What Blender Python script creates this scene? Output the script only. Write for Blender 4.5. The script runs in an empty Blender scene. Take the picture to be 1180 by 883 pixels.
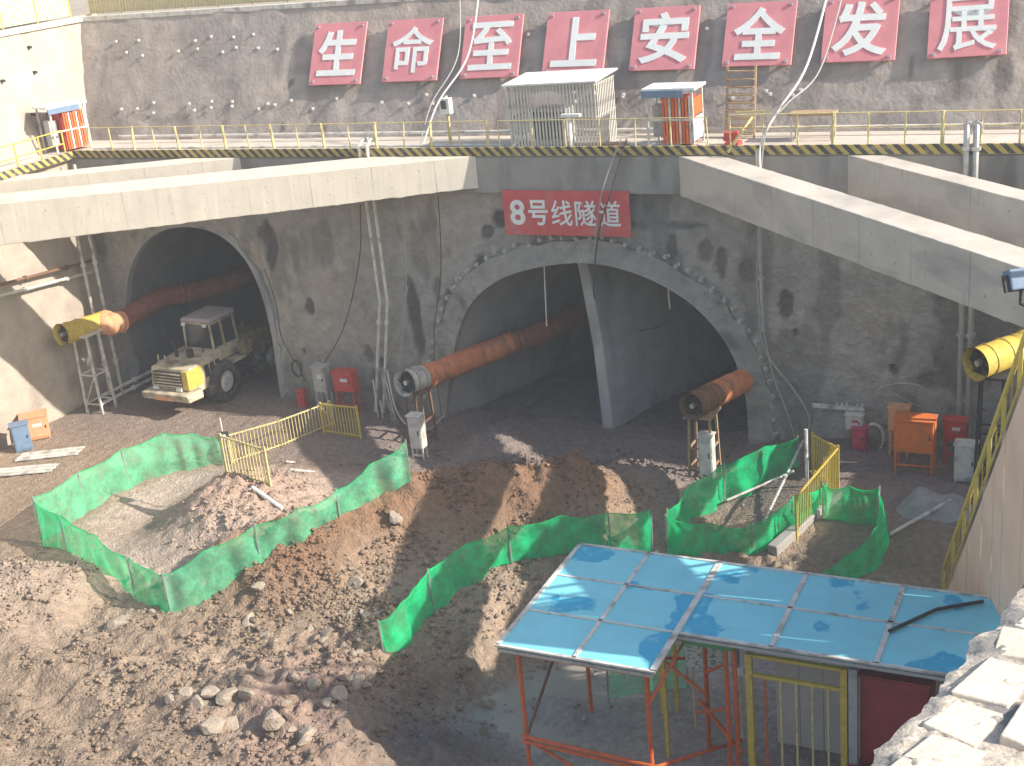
import bpy, bmesh, math, random
import numpy as np
from mathutils import Vector, Matrix, Quaternion
random.seed(7); rng = np.random.default_rng(7)
S = bpy.context.scene
COL = S.collection

# ------------------------------------------------------------------ camera, sky, sun, exposure
CAM = Vector((0, -45, 20.5))
FPX = 1526.0                                   # focal length in photograph pixels (1180 wide)
RX = Vector((0.90253909, 0.0686654, -0.42509793))    # rows: world axes in camera axes (right, down, forward)
RY = Vector((0.42019169, -0.35626009, 0.83457636))
RZ = Vector((-0.09413891, -0.93186041, -0.35039128))
def c2w(v): v = Vector(v); return Vector((RX.dot(v), RY.dot(v), RZ.dot(v)))
cd = bpy.data.cameras.new('camera'); cam = bpy.data.objects.new('camera', cd); COL.objects.link(cam)
right, up, back = c2w((1, 0, 0)), c2w((0, -1, 0)), c2w((0, 0, -1))
m = Matrix((right, up, back)).transposed().to_4x4(); m.translation = CAM; cam.matrix_world = m
cd.sensor_width = 36; cd.lens = FPX / 1180 * 36; cd.clip_start = 0.2; cd.clip_end = 3000
S.camera = cam

SUN_EL, SUN_AZ = math.radians(31), math.radians(5)      # azimuth from +x towards +y
sdir = Vector((math.cos(SUN_EL) * math.cos(SUN_AZ), math.cos(SUN_EL) * math.sin(SUN_AZ), math.sin(SUN_EL)))
w = bpy.data.worlds.new('World'); S.world = w; w.use_nodes = True
nt = w.node_tree; bgn = nt.nodes['Background']
sky = nt.nodes.new('ShaderNodeTexSky'); sky.sky_type = 'NISHITA'; sky.sun_disc = False
sky.sun_elevation = SUN_EL; sky.sun_rotation = math.radians(90) - SUN_AZ
sky.air_density = 1.3; sky.dust_density = 2.0; sky.ozone_density = 0.6
nt.links.new(sky.outputs[0], bgn.inputs[0]); bgn.inputs[1].default_value = 0.15
sl = bpy.data.lights.new('sun', 'SUN'); sl.energy = 5.0; sl.angle = math.radians(0.55); sl.color = (1, 0.915, 0.815)
so = bpy.data.objects.new('sun', sl); COL.objects.link(so); so.rotation_euler = sdir.to_track_quat('Z', 'Y').to_euler()
so.location = (40, -10, 40)
S.view_settings.view_transform = 'Standard'; S.view_settings.look = 'None'
S.view_settings.exposure = 0.7; S.view_settings.gamma = 1; S.view_settings.use_curve_mapping = False
S.render.engine = 'CYCLES'; S.cycles.use_denoising = True; S.cycles.max_bounces = 6
S.cycles.transparent_max_bounces = 12

# ------------------------------------------------------------------ picking points in the place
def ray(p): return c2w((p[0] - 590, p[1] - 441.5, FPX))
def onx(p, x): d = ray(p); return CAM + d * ((x - CAM.x) / d.x)
def ony(p, y): d = ray(p); return CAM + d * ((y - CAM.y) / d.y)
def onz(p, z): d = ray(p); return CAM + d * ((z - CAM.z) / d.z)
def atd(p, dep): return CAM + ray(p) * (dep / FPX)
SLA = math.radians(63); SN = Vector((0, -math.sin(SLA), math.cos(SLA))); S0 = Vector((0, 3, 11.2)); SU = Vector((0, math.cos(SLA), math.sin(SLA)))
def onslope(p): d = ray(p); return CAM + d * (SN.dot(S0 - CAM) / SN.dot(d))
def above(P, p):                                # point straight above P seen at pixel row of p
    d = ray(p); n = Vector((P.x - CAM.x, P.y - CAM.y, 0)); return (CAM + d * (n.dot(P - CAM) / n.dot(d))).z

# ------------------------------------------------------------------ noise and terrain
def lattice(seed): return np.random.default_rng(seed).random((256, 256))
_L = [lattice(i) for i in range(8)]
def vnoise(x, y, k=0):
    x = np.asarray(x, float); y = np.asarray(y, float)
    xi = np.floor(x).astype(int); yi = np.floor(y).astype(int); fx = x - xi; fy = y - yi
    fx = fx * fx * (3 - 2 * fx); fy = fy * fy * (3 - 2 * fy); L = _L[k % 8]
    a = L[xi % 256, yi % 256]; b = L[(xi + 1) % 256, yi % 256]; c = L[xi % 256, (yi + 1) % 256]; d = L[(xi + 1) % 256, (yi + 1) % 256]
    return (a * (1 - fx) + b * fx) * (1 - fy) + (c * (1 - fx) + d * fx) * fy - 0.5
def fbm(x, y, o=4, k=0):
    s = 0; a = 1
    for i in range(o):
        s = s + a * vnoise(x * 2 ** i + 17.3 * i, y * 2 ** i + 5.1 * i, k + i); a *= .5
    return s
def sst(e0, e1, x): t = np.clip((x - e0) / (e1 - e0), 0, 1); return t * t * (3 - 2 * t)
def segdist(x, y, pts):
    best = np.full(np.shape(x), 1e9)
    for (ax, ay), (bx, by) in zip(pts[:-1], pts[1:]):
        dx, dy = bx - ax, by - ay; t = np.clip(((x - ax) * dx + (y - ay) * dy) / (dx * dx + dy * dy), 0, 1)
        best = np.minimum(best, np.hypot(x - ax - t * dx, y - ay - t * dy))
    return best
def inside(x, y, poly):
    c = np.zeros(np.shape(x), bool); n = len(poly)
    for i in range(n):
        (x1, y1), (x2, y2) = poly[i], poly[(i + 1) % n]
        if y1 == y2: continue
        c ^= ((y1 > y) != (y2 > y)) & (x < (x2 - x1) * (y - y1) / (y2 - y1) + x1)
    return c
def sdist(x, y, poly): d = segdist(x, y, poly + [poly[0]]); return np.where(inside(x, y, poly), -d, d)
PIT = [(-17.2, -34), (-18.2, -21.5), (-19.5, -17.3), (-17.4, -13.0), (-14.3, -9.8), (-11.5, -9.2), (-8, -9.8), (-4, -10.4), (12, -10.4), (12, -34)]
RIDGE = [(-24.6, -13.6), (-22.2, -10.8), (-19.5, -8.9), (-17.2, -7.6)]
NETPOLY = [(-32.7, -6.8), (-34.8, -8.2), (-35.2, -14.4), (-27.2, -17.0), (-26.3, -13.4), (-24.4, -6.6)]
def gauss(x, y, cx, cy, sx, sy, a=0):
    c, s = math.cos(a), math.sin(a); u = (x - cx) * c + (y - cy) * s; v = -(x - cx) * s + (y - cy) * c
    return np.exp(-(u / sx) ** 2 - (v / sy) ** 2)
def Hbase(x, y):
    x = np.asarray(x, float); y = np.asarray(y, float)
    z = np.zeros(np.broadcast(x, y).shape) + .1 * fbm(x * .25, y * .25, 3, 1)
    z = z - .55 * sst(-28, -24, x) * (1 - sst(-15, -12, x)) * sst(-7, -2, y)
    z = z + .35 * sst(-13, -10, x) * sst(-9, -5, y)
    wob = .7 * fbm(x * .5, y * .5, 3, 2)
    sd = sdist(x, y, PIT) + wob
    z = z - (1.9 - .6 * sst(-14, -10, x)) * (1 - sst(-2.4, .2, sd))
    rd = segdist(x, y, RIDGE)
    z = z + 2.0 * np.exp(-(rd / 1.95) ** 2) * (1 + .35 * fbm(x * .7, y * .7, 3, 3))
    z = z + 1.5 * gauss(x, y, -32.6, -18.6, 3.4, 2.2, .5) * (1 - sst(-30.6, -29.4, x + .25 * (y + 18)))
    z = z + 1.6 * gauss(x, y, -28.9, -10.8, 2.5, 2.9, .4) - .45 * gauss(x, y, -32.6, -11, 1.5, 3.2, .1)
    z = z + .75 * gauss(x, y, -26.8, -15.0, .9, 1.2)
    z = z + 1.0 * gauss(x, y, -16.4, -19.6, 1.6, 1.3, .4) + .5 * gauss(x, y, -14.2, -15.9, .9, .7)
    z = z + .55 * gauss(x, y, -21, -19.6, 2.6, 1.6, .8) + .45 * gauss(x, y, -27.5, -21, 5, 1.0, .15)
    z = z + .7 * gauss(x, y, -16, -4.4, 2.0, 1.4) + .6 * gauss(x, y, -20.5, -4.6, 2.4, 1.8) + .5 * gauss(x, y, -23.2, -1.5, 1.3, 2.2) + .35 * gauss(x, y, -16.5, -.5, 2.2, 1.6)
    z = z + .5 * gauss(x, y, -22.5, -2.5, 1.5, 1.5)
    return z
def rough(x, y):
    sd = sdist(x, y, PIT); inn = sst(-2.6, -1.2, -sd) if False else (1 - sst(-3.4, -1.2, sd))
    r = .22 + .8 * np.exp(-(segdist(x, y, RIDGE) / 2.2) ** 2) + .9 * np.exp(-(sd / 1.6) ** 2) + .75 * gauss(x, y, -22, -18.8, 4.5, 3.2, .3) \
        + .35 * sst(-14, -17, y) + 1.0 * gauss(x, y, -28.3, -10.8, 2.2, 2.8) + .5 * gauss(x, y, -16.4, -19.6, 2, 1.8) + .6 * gauss(x, y, -20, -3.5, 6, 3)
    return np.clip(r * (1 - .75 * inn) + .5 * gauss(x, y, -16.4, -19.6, 2.2, 2) + .35 * gauss(x, y, -14.2, -15.9, 1.4, 1.2), .08, 1.3)
def Hh(x, y):
    z = Hbase(x, y); r = rough(x, y)
    n = fbm(x * 1.1, y * 1.1, 4, 4); r2 = np.abs(fbm(x * 2.6 + 9, y * 2.6, 3, 5))
    r3 = 1 - np.abs(fbm(x * 1.7 + 3, y * 1.7 + 1, 2, 6)) * 3.2
    cl = np.abs(fbm(x * 4.5, y * 4.5 + 4, 2, 7))
    z = z + r * (.2 * n + .3 * (r2 - .2) + .12 * np.clip(r3, 0, 1) + .16 * (cl - .2))
    rut = np.sin((y * .94 + x * .34) * 2 * math.pi / 1.5 + 1.5 * fbm(x * .2, y * .2, 2, 6))
    z = z + .085 * rut * sst(-18, -20, y + .15 * (x + 25)) * (1 - sst(-20, -18.5, x))
    mud = fbm(x * .45 + 3, y * .45, 3, 2); fl = (1 - sst(-3.6, -2.0, sdist(x, y, PIT)))
    return z - .1 * fl * sst(.0, .3, mud)
def gz(x, y): return float(Hh(np.array([x]), np.array([y]))[0])
def gp(p):                                      # where the sight line of a pixel meets the pit floor
    d = ray(p); t0 = (3.5 - CAM.z) / d.z; t1 = (-3.5 - CAM.z) / d.z
    ts = np.linspace(t0, t1, 240); z = Hh(CAM.x + ts * d.x, CAM.y + ts * d.y); zz = CAM.z + ts * d.z
    i = int(np.argmax(zz < z)); t = ts[i]
    return Vector((CAM.x + t * d.x, CAM.y + t * d.y, float(z[i])))

# ------------------------------------------------------------------ materials
MATS = {}
def mat(name, col, rough_=.8, metal=0, var=.25, scale=2.0, bump=.3, bscale=12, stain=None, stainscale=.5, stainstretch=(1, 1, 1), stainth=(.55, .7),
        vcol=False, bdist=.06, trans=0, transl=None, alpha=1, spec=.4, emit=None, dirt=None, coat=0):
    if name in MATS: return MATS[name]
    M = bpy.data.materials.new(name); M.use_nodes = True; t = M.node_tree; N = t.nodes; L = t.links
    b = N['Principled BSDF']; b.inputs['Roughness'].default_value = rough_; b.inputs['Metallic'].default_value = metal
    b.inputs['Specular IOR Level'].default_value = spec
    tc = N.new('ShaderNodeTexCoord'); mp = N.new('ShaderNodeMapping'); L.new(tc.outputs['Object'], mp.inputs[0])
    n1 = N.new('ShaderNodeTexNoise'); n1.inputs['Scale'].default_value = scale; n1.inputs['Detail'].default_value = 7; n1.inputs['Roughness'].default_value = .62
    L.new(mp.outputs[0], n1.inputs[0])
    r = N.new('ShaderNodeMapRange'); r.inputs[1].default_value = .25; r.inputs[2].default_value = .75
    r.inputs[3].default_value = 1 - var; r.inputs[4].default_value = 1 + var; L.new(n1.outputs[0], r.inputs[0])
    mx = N.new('ShaderNodeMix'); mx.data_type = 'RGBA'; mx.blend_type = 'MULTIPLY'; mx.inputs[0].default_value = 1
    L.new(r.outputs[0], mx.inputs[7])
    if vcol:
        a = N.new('ShaderNodeAttribute'); a.attribute_name = 'soil'; L.new(a.outputs['Color'], mx.inputs[6])
    else: mx.inputs[6].default_value = (*col, 1)
    out = mx.outputs[2]
    def layer(out, colr, sc, st, th, detail=5):
        m2 = N.new('ShaderNodeMapping'); m2.inputs['Scale'].default_value = st; L.new(tc.outputs['Object'], m2.inputs[0])
        n2 = N.new('ShaderNodeTexNoise'); n2.inputs['Scale'].default_value = sc; n2.inputs['Detail'].default_value = detail; L.new(m2.outputs[0], n2.inputs[0])
        r2 = N.new('ShaderNodeMapRange'); r2.inputs[1].default_value = th[0]; r2.inputs[2].default_value = th[1]; L.new(n2.outputs[0], r2.inputs[0])
        x2 = N.new('ShaderNodeMix'); x2.data_type = 'RGBA'; L.new(r2.outputs[0], x2.inputs[0]); L.new(out, x2.inputs[6]); x2.inputs[7].default_value = (*colr, 1)
        return x2.outputs[2]
    if stain: out = layer(out, stain, stainscale, stainstretch, stainth)
    if dirt: out = layer(out, dirt[0], dirt[1], dirt[2] if len(dirt) > 2 else (1, 1, 1), dirt[3] if len(dirt) > 3 else (.52, .75), 8)
    L.new(out, b.inputs['Base Color'])
    if bump:
        n3 = N.new('ShaderNodeTexNoise'); n3.inputs['Scale'].default_value = bscale; n3.inputs['Detail'].default_value = 6; L.new(tc.outputs['Object'], n3.inputs[0])
        bp = N.new('ShaderNodeBump'); bp.inputs['Strength'].default_value = bump; bp.inputs['Distance'].default_value = bdist; L.new(n3.outputs[0], bp.inputs['Height']); L.new(bp.outputs[0], b.inputs['Normal'])
    if coat: b.inputs['Coat Weight'].default_value = coat
    if transl is not None or alpha < 1:
        o = N['Material Output']; sh = b.outputs[0]
        if transl is not None:
            tr = N.new('ShaderNodeBsdfTranslucent'); L.new(out, tr.inputs[0]); ms = N.new('ShaderNodeMixShader'); ms.inputs[0].default_value = transl
            L.new(sh, ms.inputs[1]); L.new(tr.outputs[0], ms.inputs[2]); sh = ms.outputs[0]
        if alpha < 1:
            tp = N.new('ShaderNodeBsdfTransparent'); ms = N.new('ShaderNodeMixShader')
            na_ = N.new('ShaderNodeTexNoise'); na_.inputs['Scale'].default_value = 2.2; na_.inputs['Detail'].default_value = 9; na_.inputs['Roughness'].default_value = .75; L.new(tc.outputs['Object'], na_.inputs[0])
            ra = N.new('ShaderNodeMapRange'); ra.inputs[1].default_value = .3; ra.inputs[2].default_value = .7; ra.inputs[3].default_value = max(0, alpha - .3); ra.inputs[4].default_value = min(1, alpha + .22); L.new(na_.outputs[0], ra.inputs[0]); L.new(ra.outputs[0], ms.inputs[0])
            L.new(tp.outputs[0], ms.inputs[1]); L.new(sh, ms.inputs[2]); sh = ms.outputs[0]
        L.new(sh, o.inputs[0])
    M['_n'] = name; MATS[name] = M; return M
SHOT = mat('shotcrete', (.3, .3, .3), .9, var=.24, scale=1.8, bump=.9, bscale=4.5, bdist=.14, vcol=True, dirt=((.17, .16, .15), 1.3, (1, 1, .6), (.62, .8)))
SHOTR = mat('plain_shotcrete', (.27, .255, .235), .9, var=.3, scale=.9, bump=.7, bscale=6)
SHOTU = mat('slope_shotcrete', (.3, .3, .3), .92, var=.2, scale=1.6, bump=.5, bscale=6, bdist=.06, vcol=True, dirt=((.2, .175, .155), .8, (.45, 1, 1.6), (.58, .8)))
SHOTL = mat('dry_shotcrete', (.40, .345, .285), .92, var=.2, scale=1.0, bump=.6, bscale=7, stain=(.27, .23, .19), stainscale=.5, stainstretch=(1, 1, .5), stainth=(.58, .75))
LIN = mat('tunnel_lining', (.31, .31, .305), .85, var=.2, scale=.7, bump=.4, bscale=5, stain=(.17, .165, .16), stainscale=.5, stainstretch=(1, 1, .5))
LIND = mat('shade_dark_lining', (.17, .172, .18), .9, var=.25, scale=.8, bump=.5, bscale=5)  # darker copy of the lining, gloom of the deep bore put into its colour
RING = mat('portal_concrete', (.30, .288, .268), .88, var=.3, scale=1.8, bump=.8, bscale=5, bdist=.12, stain=(.15, .145, .14), stainscale=.9, stainth=(.56, .7))
CONC = mat('cast_concrete', (.52, .465, .395), .8, var=.14, scale=.8, bump=.15, bscale=14, stain=(.34, .31, .275), stainscale=.7, stainstretch=(.6, .6, 2.2), stainth=(.52, .75), dirt=((.28, .25, .22), 2.0, (1, 1, .35), (.64, .8)))
CONC2 = mat('cream_concrete', (.58, .53, .45), .8, var=.1, scale=.8, bump=.12, bscale=14, stain=(.5, .45, .38), stainscale=.7, stainstretch=(.6, .6, 1.6), stainth=(.55, .75), dirt=((.36, .32, .27), 2.0, (1, 1, .35), (.66, .85)))
mat('joint_concrete', (.50, .455, .38), .85, var=.25, scale=2, bump=.2)
mat('grey_joint_concrete', (.42, .375, .32), .85, var=.25, scale=2, bump=.2)
CONCD = mat('waler_concrete', (.30, .285, .26), .85, var=.2, scale=.9, bump=.25, bscale=10, stain=(.18, .17, .155), stainscale=.6, stainstretch=(1.5, 1, .4))
SOIL = mat('soil', (.3, .25, .2), .95, var=.32, scale=4.5, bump=1.0, bscale=11, bdist=.1, vcol=True, dirt=((.20, .16, .135), 1.6, (1, 1, 1), (.62, .85)))
TFLOOR = mat('tunnel_floor', (.16, .135, .125), .9, var=.35, scale=2, bump=.9, bscale=9)
ROCK = mat('rock', (.35, .29, .225), .92, var=.3, scale=3, bump=.6, bscale=9)
ROCKB = mat('brown_rock', (.25, .185, .13), .95, var=.35, scale=3, bump=.6, bscale=9)
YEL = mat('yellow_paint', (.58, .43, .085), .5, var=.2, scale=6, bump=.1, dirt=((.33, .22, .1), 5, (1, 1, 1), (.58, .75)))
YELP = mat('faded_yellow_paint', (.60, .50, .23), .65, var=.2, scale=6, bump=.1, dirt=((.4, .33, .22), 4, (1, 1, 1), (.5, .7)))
STEEL = mat('galvanised_steel', (.45, .45, .44), .45, .6, var=.15, scale=6, bump=.05, dirt=((.3, .25, .2), 4, (1, 1, 1), (.6, .8)))
WHITEP = mat('white_paint', (.72, .72, .70), .5, var=.1, scale=4, bump=.05, dirt=((.5, .46, .4), 3))
WHITED = mat('dirty_white_paint', (.60, .58, .53), .55, var=.18, scale=4, bump=.1, dirt=((.26, .23, .2), 2.2, (1, 1, 1), (.5, .72)))
REDP = mat('orange_red_paint', (.58, .12, .035), .5, var=.2, scale=6, bump=.08, dirt=((.3, .11, .06), 4, (1, 1, 1), (.55, .75)))
REDB = mat('red_paint', (.52, .06, .05), .5, var=.15, scale=5, bump=.05, dirt=((.4, .15, .12), 4))
ORANGE = mat('orange_paint', (.68, .17, .035), .5, var=.15, scale=5, bump=.05, dirt=((.4, .17, .09), 4))
PINK = mat('pink_red_plastic', (.55, .07, .12), .5, var=.15, scale=5, bump=.05)
SIGNR = mat('faded_red_banner', (.66, .245, .265), .6, var=.14, scale=1.3, bump=.1, bscale=5, dirt=((.66, .36, .36), .6, (1, 1, 1), (.48, .75)))
SIGNR2 = mat('red_banner', (.55, .085, .085), .6, var=.14, scale=1.5, bump=.1, bscale=5, dirt=((.48, .2, .18), 1.2, (1, 1, 1), (.5, .75)))
SIGNW = mat('white_lettering', (.74, .76, .74), .6, var=.08, scale=3, bump=.05)
GREEN = mat('green_netting', (.015, .76, .29), .9, var=.3, scale=1.6, bump=.6, bscale=5, transl=.5, alpha=.72, spec=.05, dirt=((.16, .5, .24), 1.3, (1, 1, .5), (.55, .8)))
GREENF = mat('faded_green_netting', (.20, .84, .47), .9, var=.28, scale=1.6, bump=.6, bscale=5, transl=.5, alpha=.62, spec=.05, dirt=((.42, .66, .42), 1.3, (1, 1, .5), (.55, .8)))
BLUE = mat('blue_roof_panel', (.22, .62, .71), .34, var=.1, scale=1.1, bump=.05, bscale=3, stain=(.035, .38, .58), stainscale=.42, stainth=(.545, .56), dirt=((.25, .6, .68), 3.0, (1, 1, 1), (.55, .8)))
BLUEP = mat('blue_paint', (.15, .22, .32), .5, var=.15, scale=4, bump=.05)
GREY = mat('grey_enamel', (.42, .43, .41), .5, .1, var=.12, scale=4, bump=.05, dirt=((.25, .22, .2), 3))
DARK = mat('dark_metal', (.05, .05, .052), .6, .3, var=.3, scale=5, bump=.1)
RUST = mat('rusty_steel', (.20, .115, .07), .8, .2, var=.3, scale=7, bump=.2)
RUBBER = mat('tyre_rubber', (.055, .05, .047), .9, var=.3, scale=5, bump=.4, dirt=((.16, .14, .12), 3, (1, 1, 1), (.45, .7)))
GLASS = mat('dark_glass', (.035, .045, .055), .1, var=.2, scale=2, bump=0, spec=.6)
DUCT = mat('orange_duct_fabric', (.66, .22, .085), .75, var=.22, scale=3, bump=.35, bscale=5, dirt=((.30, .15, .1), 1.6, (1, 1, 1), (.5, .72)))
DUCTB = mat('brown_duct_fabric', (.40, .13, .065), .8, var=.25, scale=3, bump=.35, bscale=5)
DUCTS = mat('shade_dark_duct_fabric', (.27, .095, .055), .85, var=.3, scale=3, bump=.35, bscale=5)  # orange duct darkened inside the bores, tunnel shade painted into the fabric colour
DUCTP = mat('pale_orange_duct_fabric', (.66, .32, .17), .75, var=.15, scale=3, bump=.3, bscale=5)
CABLE = mat('grey_cable', (.34, .33, .31), .7, var=.2, scale=8, bump=0)
CABLEW = mat('white_cable', (.66, .63, .58), .6, var=.12, scale=8, bump=0)
CABLED = mat('black_cable', (.06, .058, .056), .7, var=.2, scale=8, bump=0)
TARP = mat('beige_ramp_sheet', (.52, .45, .375), .8, var=.1, scale=1.2, bump=.2, bscale=4, stain=(.44, .37, .30), stainscale=.9)
WOOD = mat('weathered_timber', (.36, .25, .15), .8, var=.25, scale=5, bump=.2)
BLOCK = mat('pale_concrete_block', (.60, .525, .43), .9, var=.1, scale=3, bump=.25, bscale=18, dirt=((.42, .36, .29), 5, (1, 1, 1), (.58, .8)))
MORTAR = mat('rubble_mortar', (.44, .385, .32), .95, var=.4, scale=16, bump=.3, bscale=24, stain=(.2, .19, .18), stainscale=1.1, stainth=(.54, .6), dirt=((.12, .11, .1), 14, (1, 1, 1), (.62, .72)))
YELB = mat('bright_yellow_paint', (.74, .58, .14), .5, var=.12, scale=6, bump=.05)
LYEL = mat('dusty_loader_yellow', (.40, .30, .12), .7, var=.3, scale=3, bump=.1, dirt=((.2, .165, .13), 1.6, (1, 1, 1), (.45, .7)))
LWHT = mat('dusty_loader_white', (.55, .48, .34), .65, var=.2, scale=3, bump=.05, dirt=((.24, .195, .15), 1.8, (1, 1, 1), (.44, .66)))
CLAD = mat('beige_cladding', (.82, .585, .42), .8, var=.06, scale=1.0, bump=.1, bscale=4, stain=(.72, .5, .36), stainscale=.7, stainth=(.5, .8))
GRAV = mat('grey_gravel', (.30, .30, .295), .95, var=.5, scale=12, bump=1.0, bscale=30)
BOARDW = mat('notice_print', (.62, .66, .66), .5, var=.08, scale=2, bump=0, stain=(.12, .36, .26), stainscale=6, stainstretch=(1, 1, 2.5), stainth=(.56, .58), dirt=((.14, .2, .5), 9, (1, 1, 2), (.62, .64)))
PANELW = mat('white_hoarding', (.60, .58, .54), .55, var=.1, scale=1, bump=.05)
SACK = mat('grey_sheet', (.30, .29, .275), .85, var=.2, scale=2, bump=.5, bscale=6)
HOARD = mat('cream_hoarding', (.62, .55, .38), .7, var=.15, scale=1.5, bump=.1)
UPG = mat('upper_ground', (.34, .29, .23), .95, var=.3, scale=.6, bump=.4, bscale=3)
ORGB = mat('terracotta_stack', (.5, .3, .18), .8, var=.25, scale=3, bump=.2)
def stripe_mat(name, ax):
    M = bpy.data.materials.new(name); M.use_nodes = True; t = M.node_tree; N = t.nodes; L = t.links; b = N['Principled BSDF']; b.inputs['Roughness'].default_value = .6
    tc = N.new('ShaderNodeTexCoord'); sx = N.new('ShaderNodeSeparateXYZ'); L.new(tc.outputs['Object'], sx.inputs[0])
    ad = N.new('ShaderNodeMath'); ad.operation = 'ADD'; L.new(sx.outputs[ax], ad.inputs[0]); L.new(sx.outputs[2], ad.inputs[1])
    mu = N.new('ShaderNodeMath'); mu.operation = 'MULTIPLY'; mu.inputs[1].default_value = 1 / .42; L.new(ad.outputs[0], mu.inputs[0])
    fr = N.new('ShaderNodeMath'); fr.operation = 'FRACT'; L.new(mu.outputs[0], fr.inputs[0])
    gt = N.new('ShaderNodeMath'); gt.operation = 'GREATER_THAN'; gt.inputs[1].default_value = .5; L.new(fr.outputs[0], gt.inputs[0])
    n = N.new('ShaderNodeTexNoise'); n.inputs['Scale'].default_value = 5; n.inputs['Detail'].default_value = 6; L.new(tc.outputs['Object'], n.inputs[0])
    mx = N.new('ShaderNodeMix'); mx.data_type = 'RGBA'; mx.inputs[6].default_value = (.05, .048, .045, 1); mx.inputs[7].default_value = (.46, .35, .10, 1); L.new(gt.outputs[0], mx.inputs[0])
    rr = N.new('ShaderNodeMapRange'); rr.inputs[1].default_value = .52; rr.inputs[2].default_value = .75; rr.inputs[4].default_value = .75; L.new(n.outputs[0], rr.inputs[0])
    m2 = N.new('ShaderNodeMix'); m2.data_type = 'RGBA'; L.new(rr.outputs[0], m2.inputs[0]); L.new(mx.outputs[2], m2.inputs[6]); m2.inputs[7].default_value = (.3, .26, .2, 1)
    L.new(m2.outputs[2], b.inputs['Base Color']); return M
STRX = stripe_mat('hazard_stripes_x', 0); STRY = stripe_mat('hazard_stripes_y', 1)

# ------------------------------------------------------------------ builders
ORG = {}
def V(*a): return Vector(a)
class MB:
    def __init__(s): s.v = []; s.f = []
    def add(s, vs, fs): o = len(s.v); s.v += [tuple(v) for v in vs]; s.f += [tuple(i + o for i in f) for f in fs]; return s
    def box(s, c, size, rot=None):
        hx, hy, hz = size[0] / 2, size[1] / 2, size[2] / 2; c = Vector(c)
        vs = [Vector((x * hx, y * hy, z * hz)) for z in (-1, 1) for y in (-1, 1) for x in (-1, 1)]
        if rot: vs = [rot @ v for v in vs]
        return s.add([v + c for v in vs], [(0, 2, 3, 1), (4, 5, 7, 6), (0, 1, 5, 4), (2, 6, 7, 3), (0, 4, 6, 2), (1, 3, 7, 5)])
    def b2(s, lo, hi): return s.box([(a + b) / 2 for a, b in zip(lo, hi)], [b - a for a, b in zip(lo, hi)])
    def bar(s, a, b, w_, h=None, upv=(0, 0, 1)):
        a = Vector(a); b = Vector(b); d = (b - a); L = d.length; d.normalize(); u = Vector(upv)
        if abs(d.dot(u)) > .98: u = Vector((0, 1, 0))
        x = d.cross(u).normalized(); z = x.cross(d); R = Matrix((x, d, z)).transposed()
        return s.box((a + b) / 2, (w_, L, h or w_), R)
    def tube(s, pts, r, n=8, cap=True):
        pts = [Vector(p) for p in pts]; rs = r if isinstance(r, (list, tuple)) else [r] * len(pts); o = len(s.v); prev = None
        for i, p in enumerate(pts):
            d = (pts[min(i + 1, len(pts) - 1)] - pts[max(i - 1, 0)]); d = d.normalized() if d.length > 0 else Vector((0, 0, 1))
            if prev is None: u = d.orthogonal().normalized()
            else: u = (prev - d * prev.dot(d)); u = u.normalized() if u.length > 1e-6 else d.orthogonal().normalized()
            prev = u; v = d.cross(u)
            s.v += [tuple(p + (u * math.cos(2 * math.pi * k / n) + v * math.sin(2 * math.pi * k / n)) * rs[i]) for k in range(n)]
        for i in range(len(pts) - 1):
            for k in range(n):
                a = o + i * n + k; b = o + i * n + (k + 1) % n; s.f.append((a, b, b + n, a + n))
        if cap: s.f.append(tuple(o + k for k in reversed(range(n)))); s.f.append(tuple(o + (len(pts) - 1) * n + k for k in range(n)))
        return s
    def prism(s, poly, d):                     # closed polygon of 3d points, extruded by vector d
        n = len(poly); d = Vector(d); vs = [Vector(p) for p in poly] + [Vector(p) + d for p in poly]
        return s.add(vs, [tuple(reversed(range(n))), tuple(range(n, 2 * n))] + [(i, (i + 1) % n, n + (i + 1) % n, n + i) for i in range(n)])
    def build(s, name, material, parent=None, smooth=False, bevel=0, org=None):
        o0 = Vector(org) if org is not None else (ORG.get(parent.name, Vector()) if parent else Vector())
        me = bpy.data.meshes.new(name); me.from_pydata([(v[0] - o0.x, v[1] - o0.y, v[2] - o0.z) for v in s.v], [], s.f); 
        bm = bmesh.new(); bm.from_mesh(me); bmesh.ops.recalc_face_normals(bm, faces=bm.faces); bm.to_mesh(me); bm.free()
        me.materials.append(material)
        if smooth:
            me.shade_smooth(); me.set_sharp_from_angle(angle=math.radians(40))
        o = bpy.data.objects.new(name, me); COL.objects.link(o)
        if parent: o.parent = parent; ORG[o.name] = o0
        else: o.location = o0; ORG[o.name] = o0
        if bevel:
            bv = o.modifiers.new('bevel', 'BEVEL'); bv.width = bevel; bv.segments = 2 if bevel > .012 else 1; bv.limit_method = 'ANGLE'
        return o
def tag(o, label=None, cat=None, group=None, kind=None):
    if label: o['label'] = label
    if cat: o['category'] = cat
    if group: o['group'] = group
    if kind: o['kind'] = kind
    return o
def thing(name, label, cat, loc, group=None):
    o = bpy.data.objects.new(name, None); COL.objects.link(o); o.location = loc; o.empty_display_size = .3; ORG[o.name] = Vector(loc)
    return tag(o, label, cat, group)
def share(o, parent, name=None, loc=None, rot=None):
    c = o.copy(); COL.objects.link(c); c.parent = parent
    if loc is not None: c.location = Vector(loc) - ORG.get(parent.name, Vector())
    if rot is not None: c.rotation_euler = rot
    return c
def copy_tree(o, parent=None):
    c = o.copy(); COL.objects.link(c); c.parent = parent
    for ch in list(o.children): copy_tree(ch, c)
    return c
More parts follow.
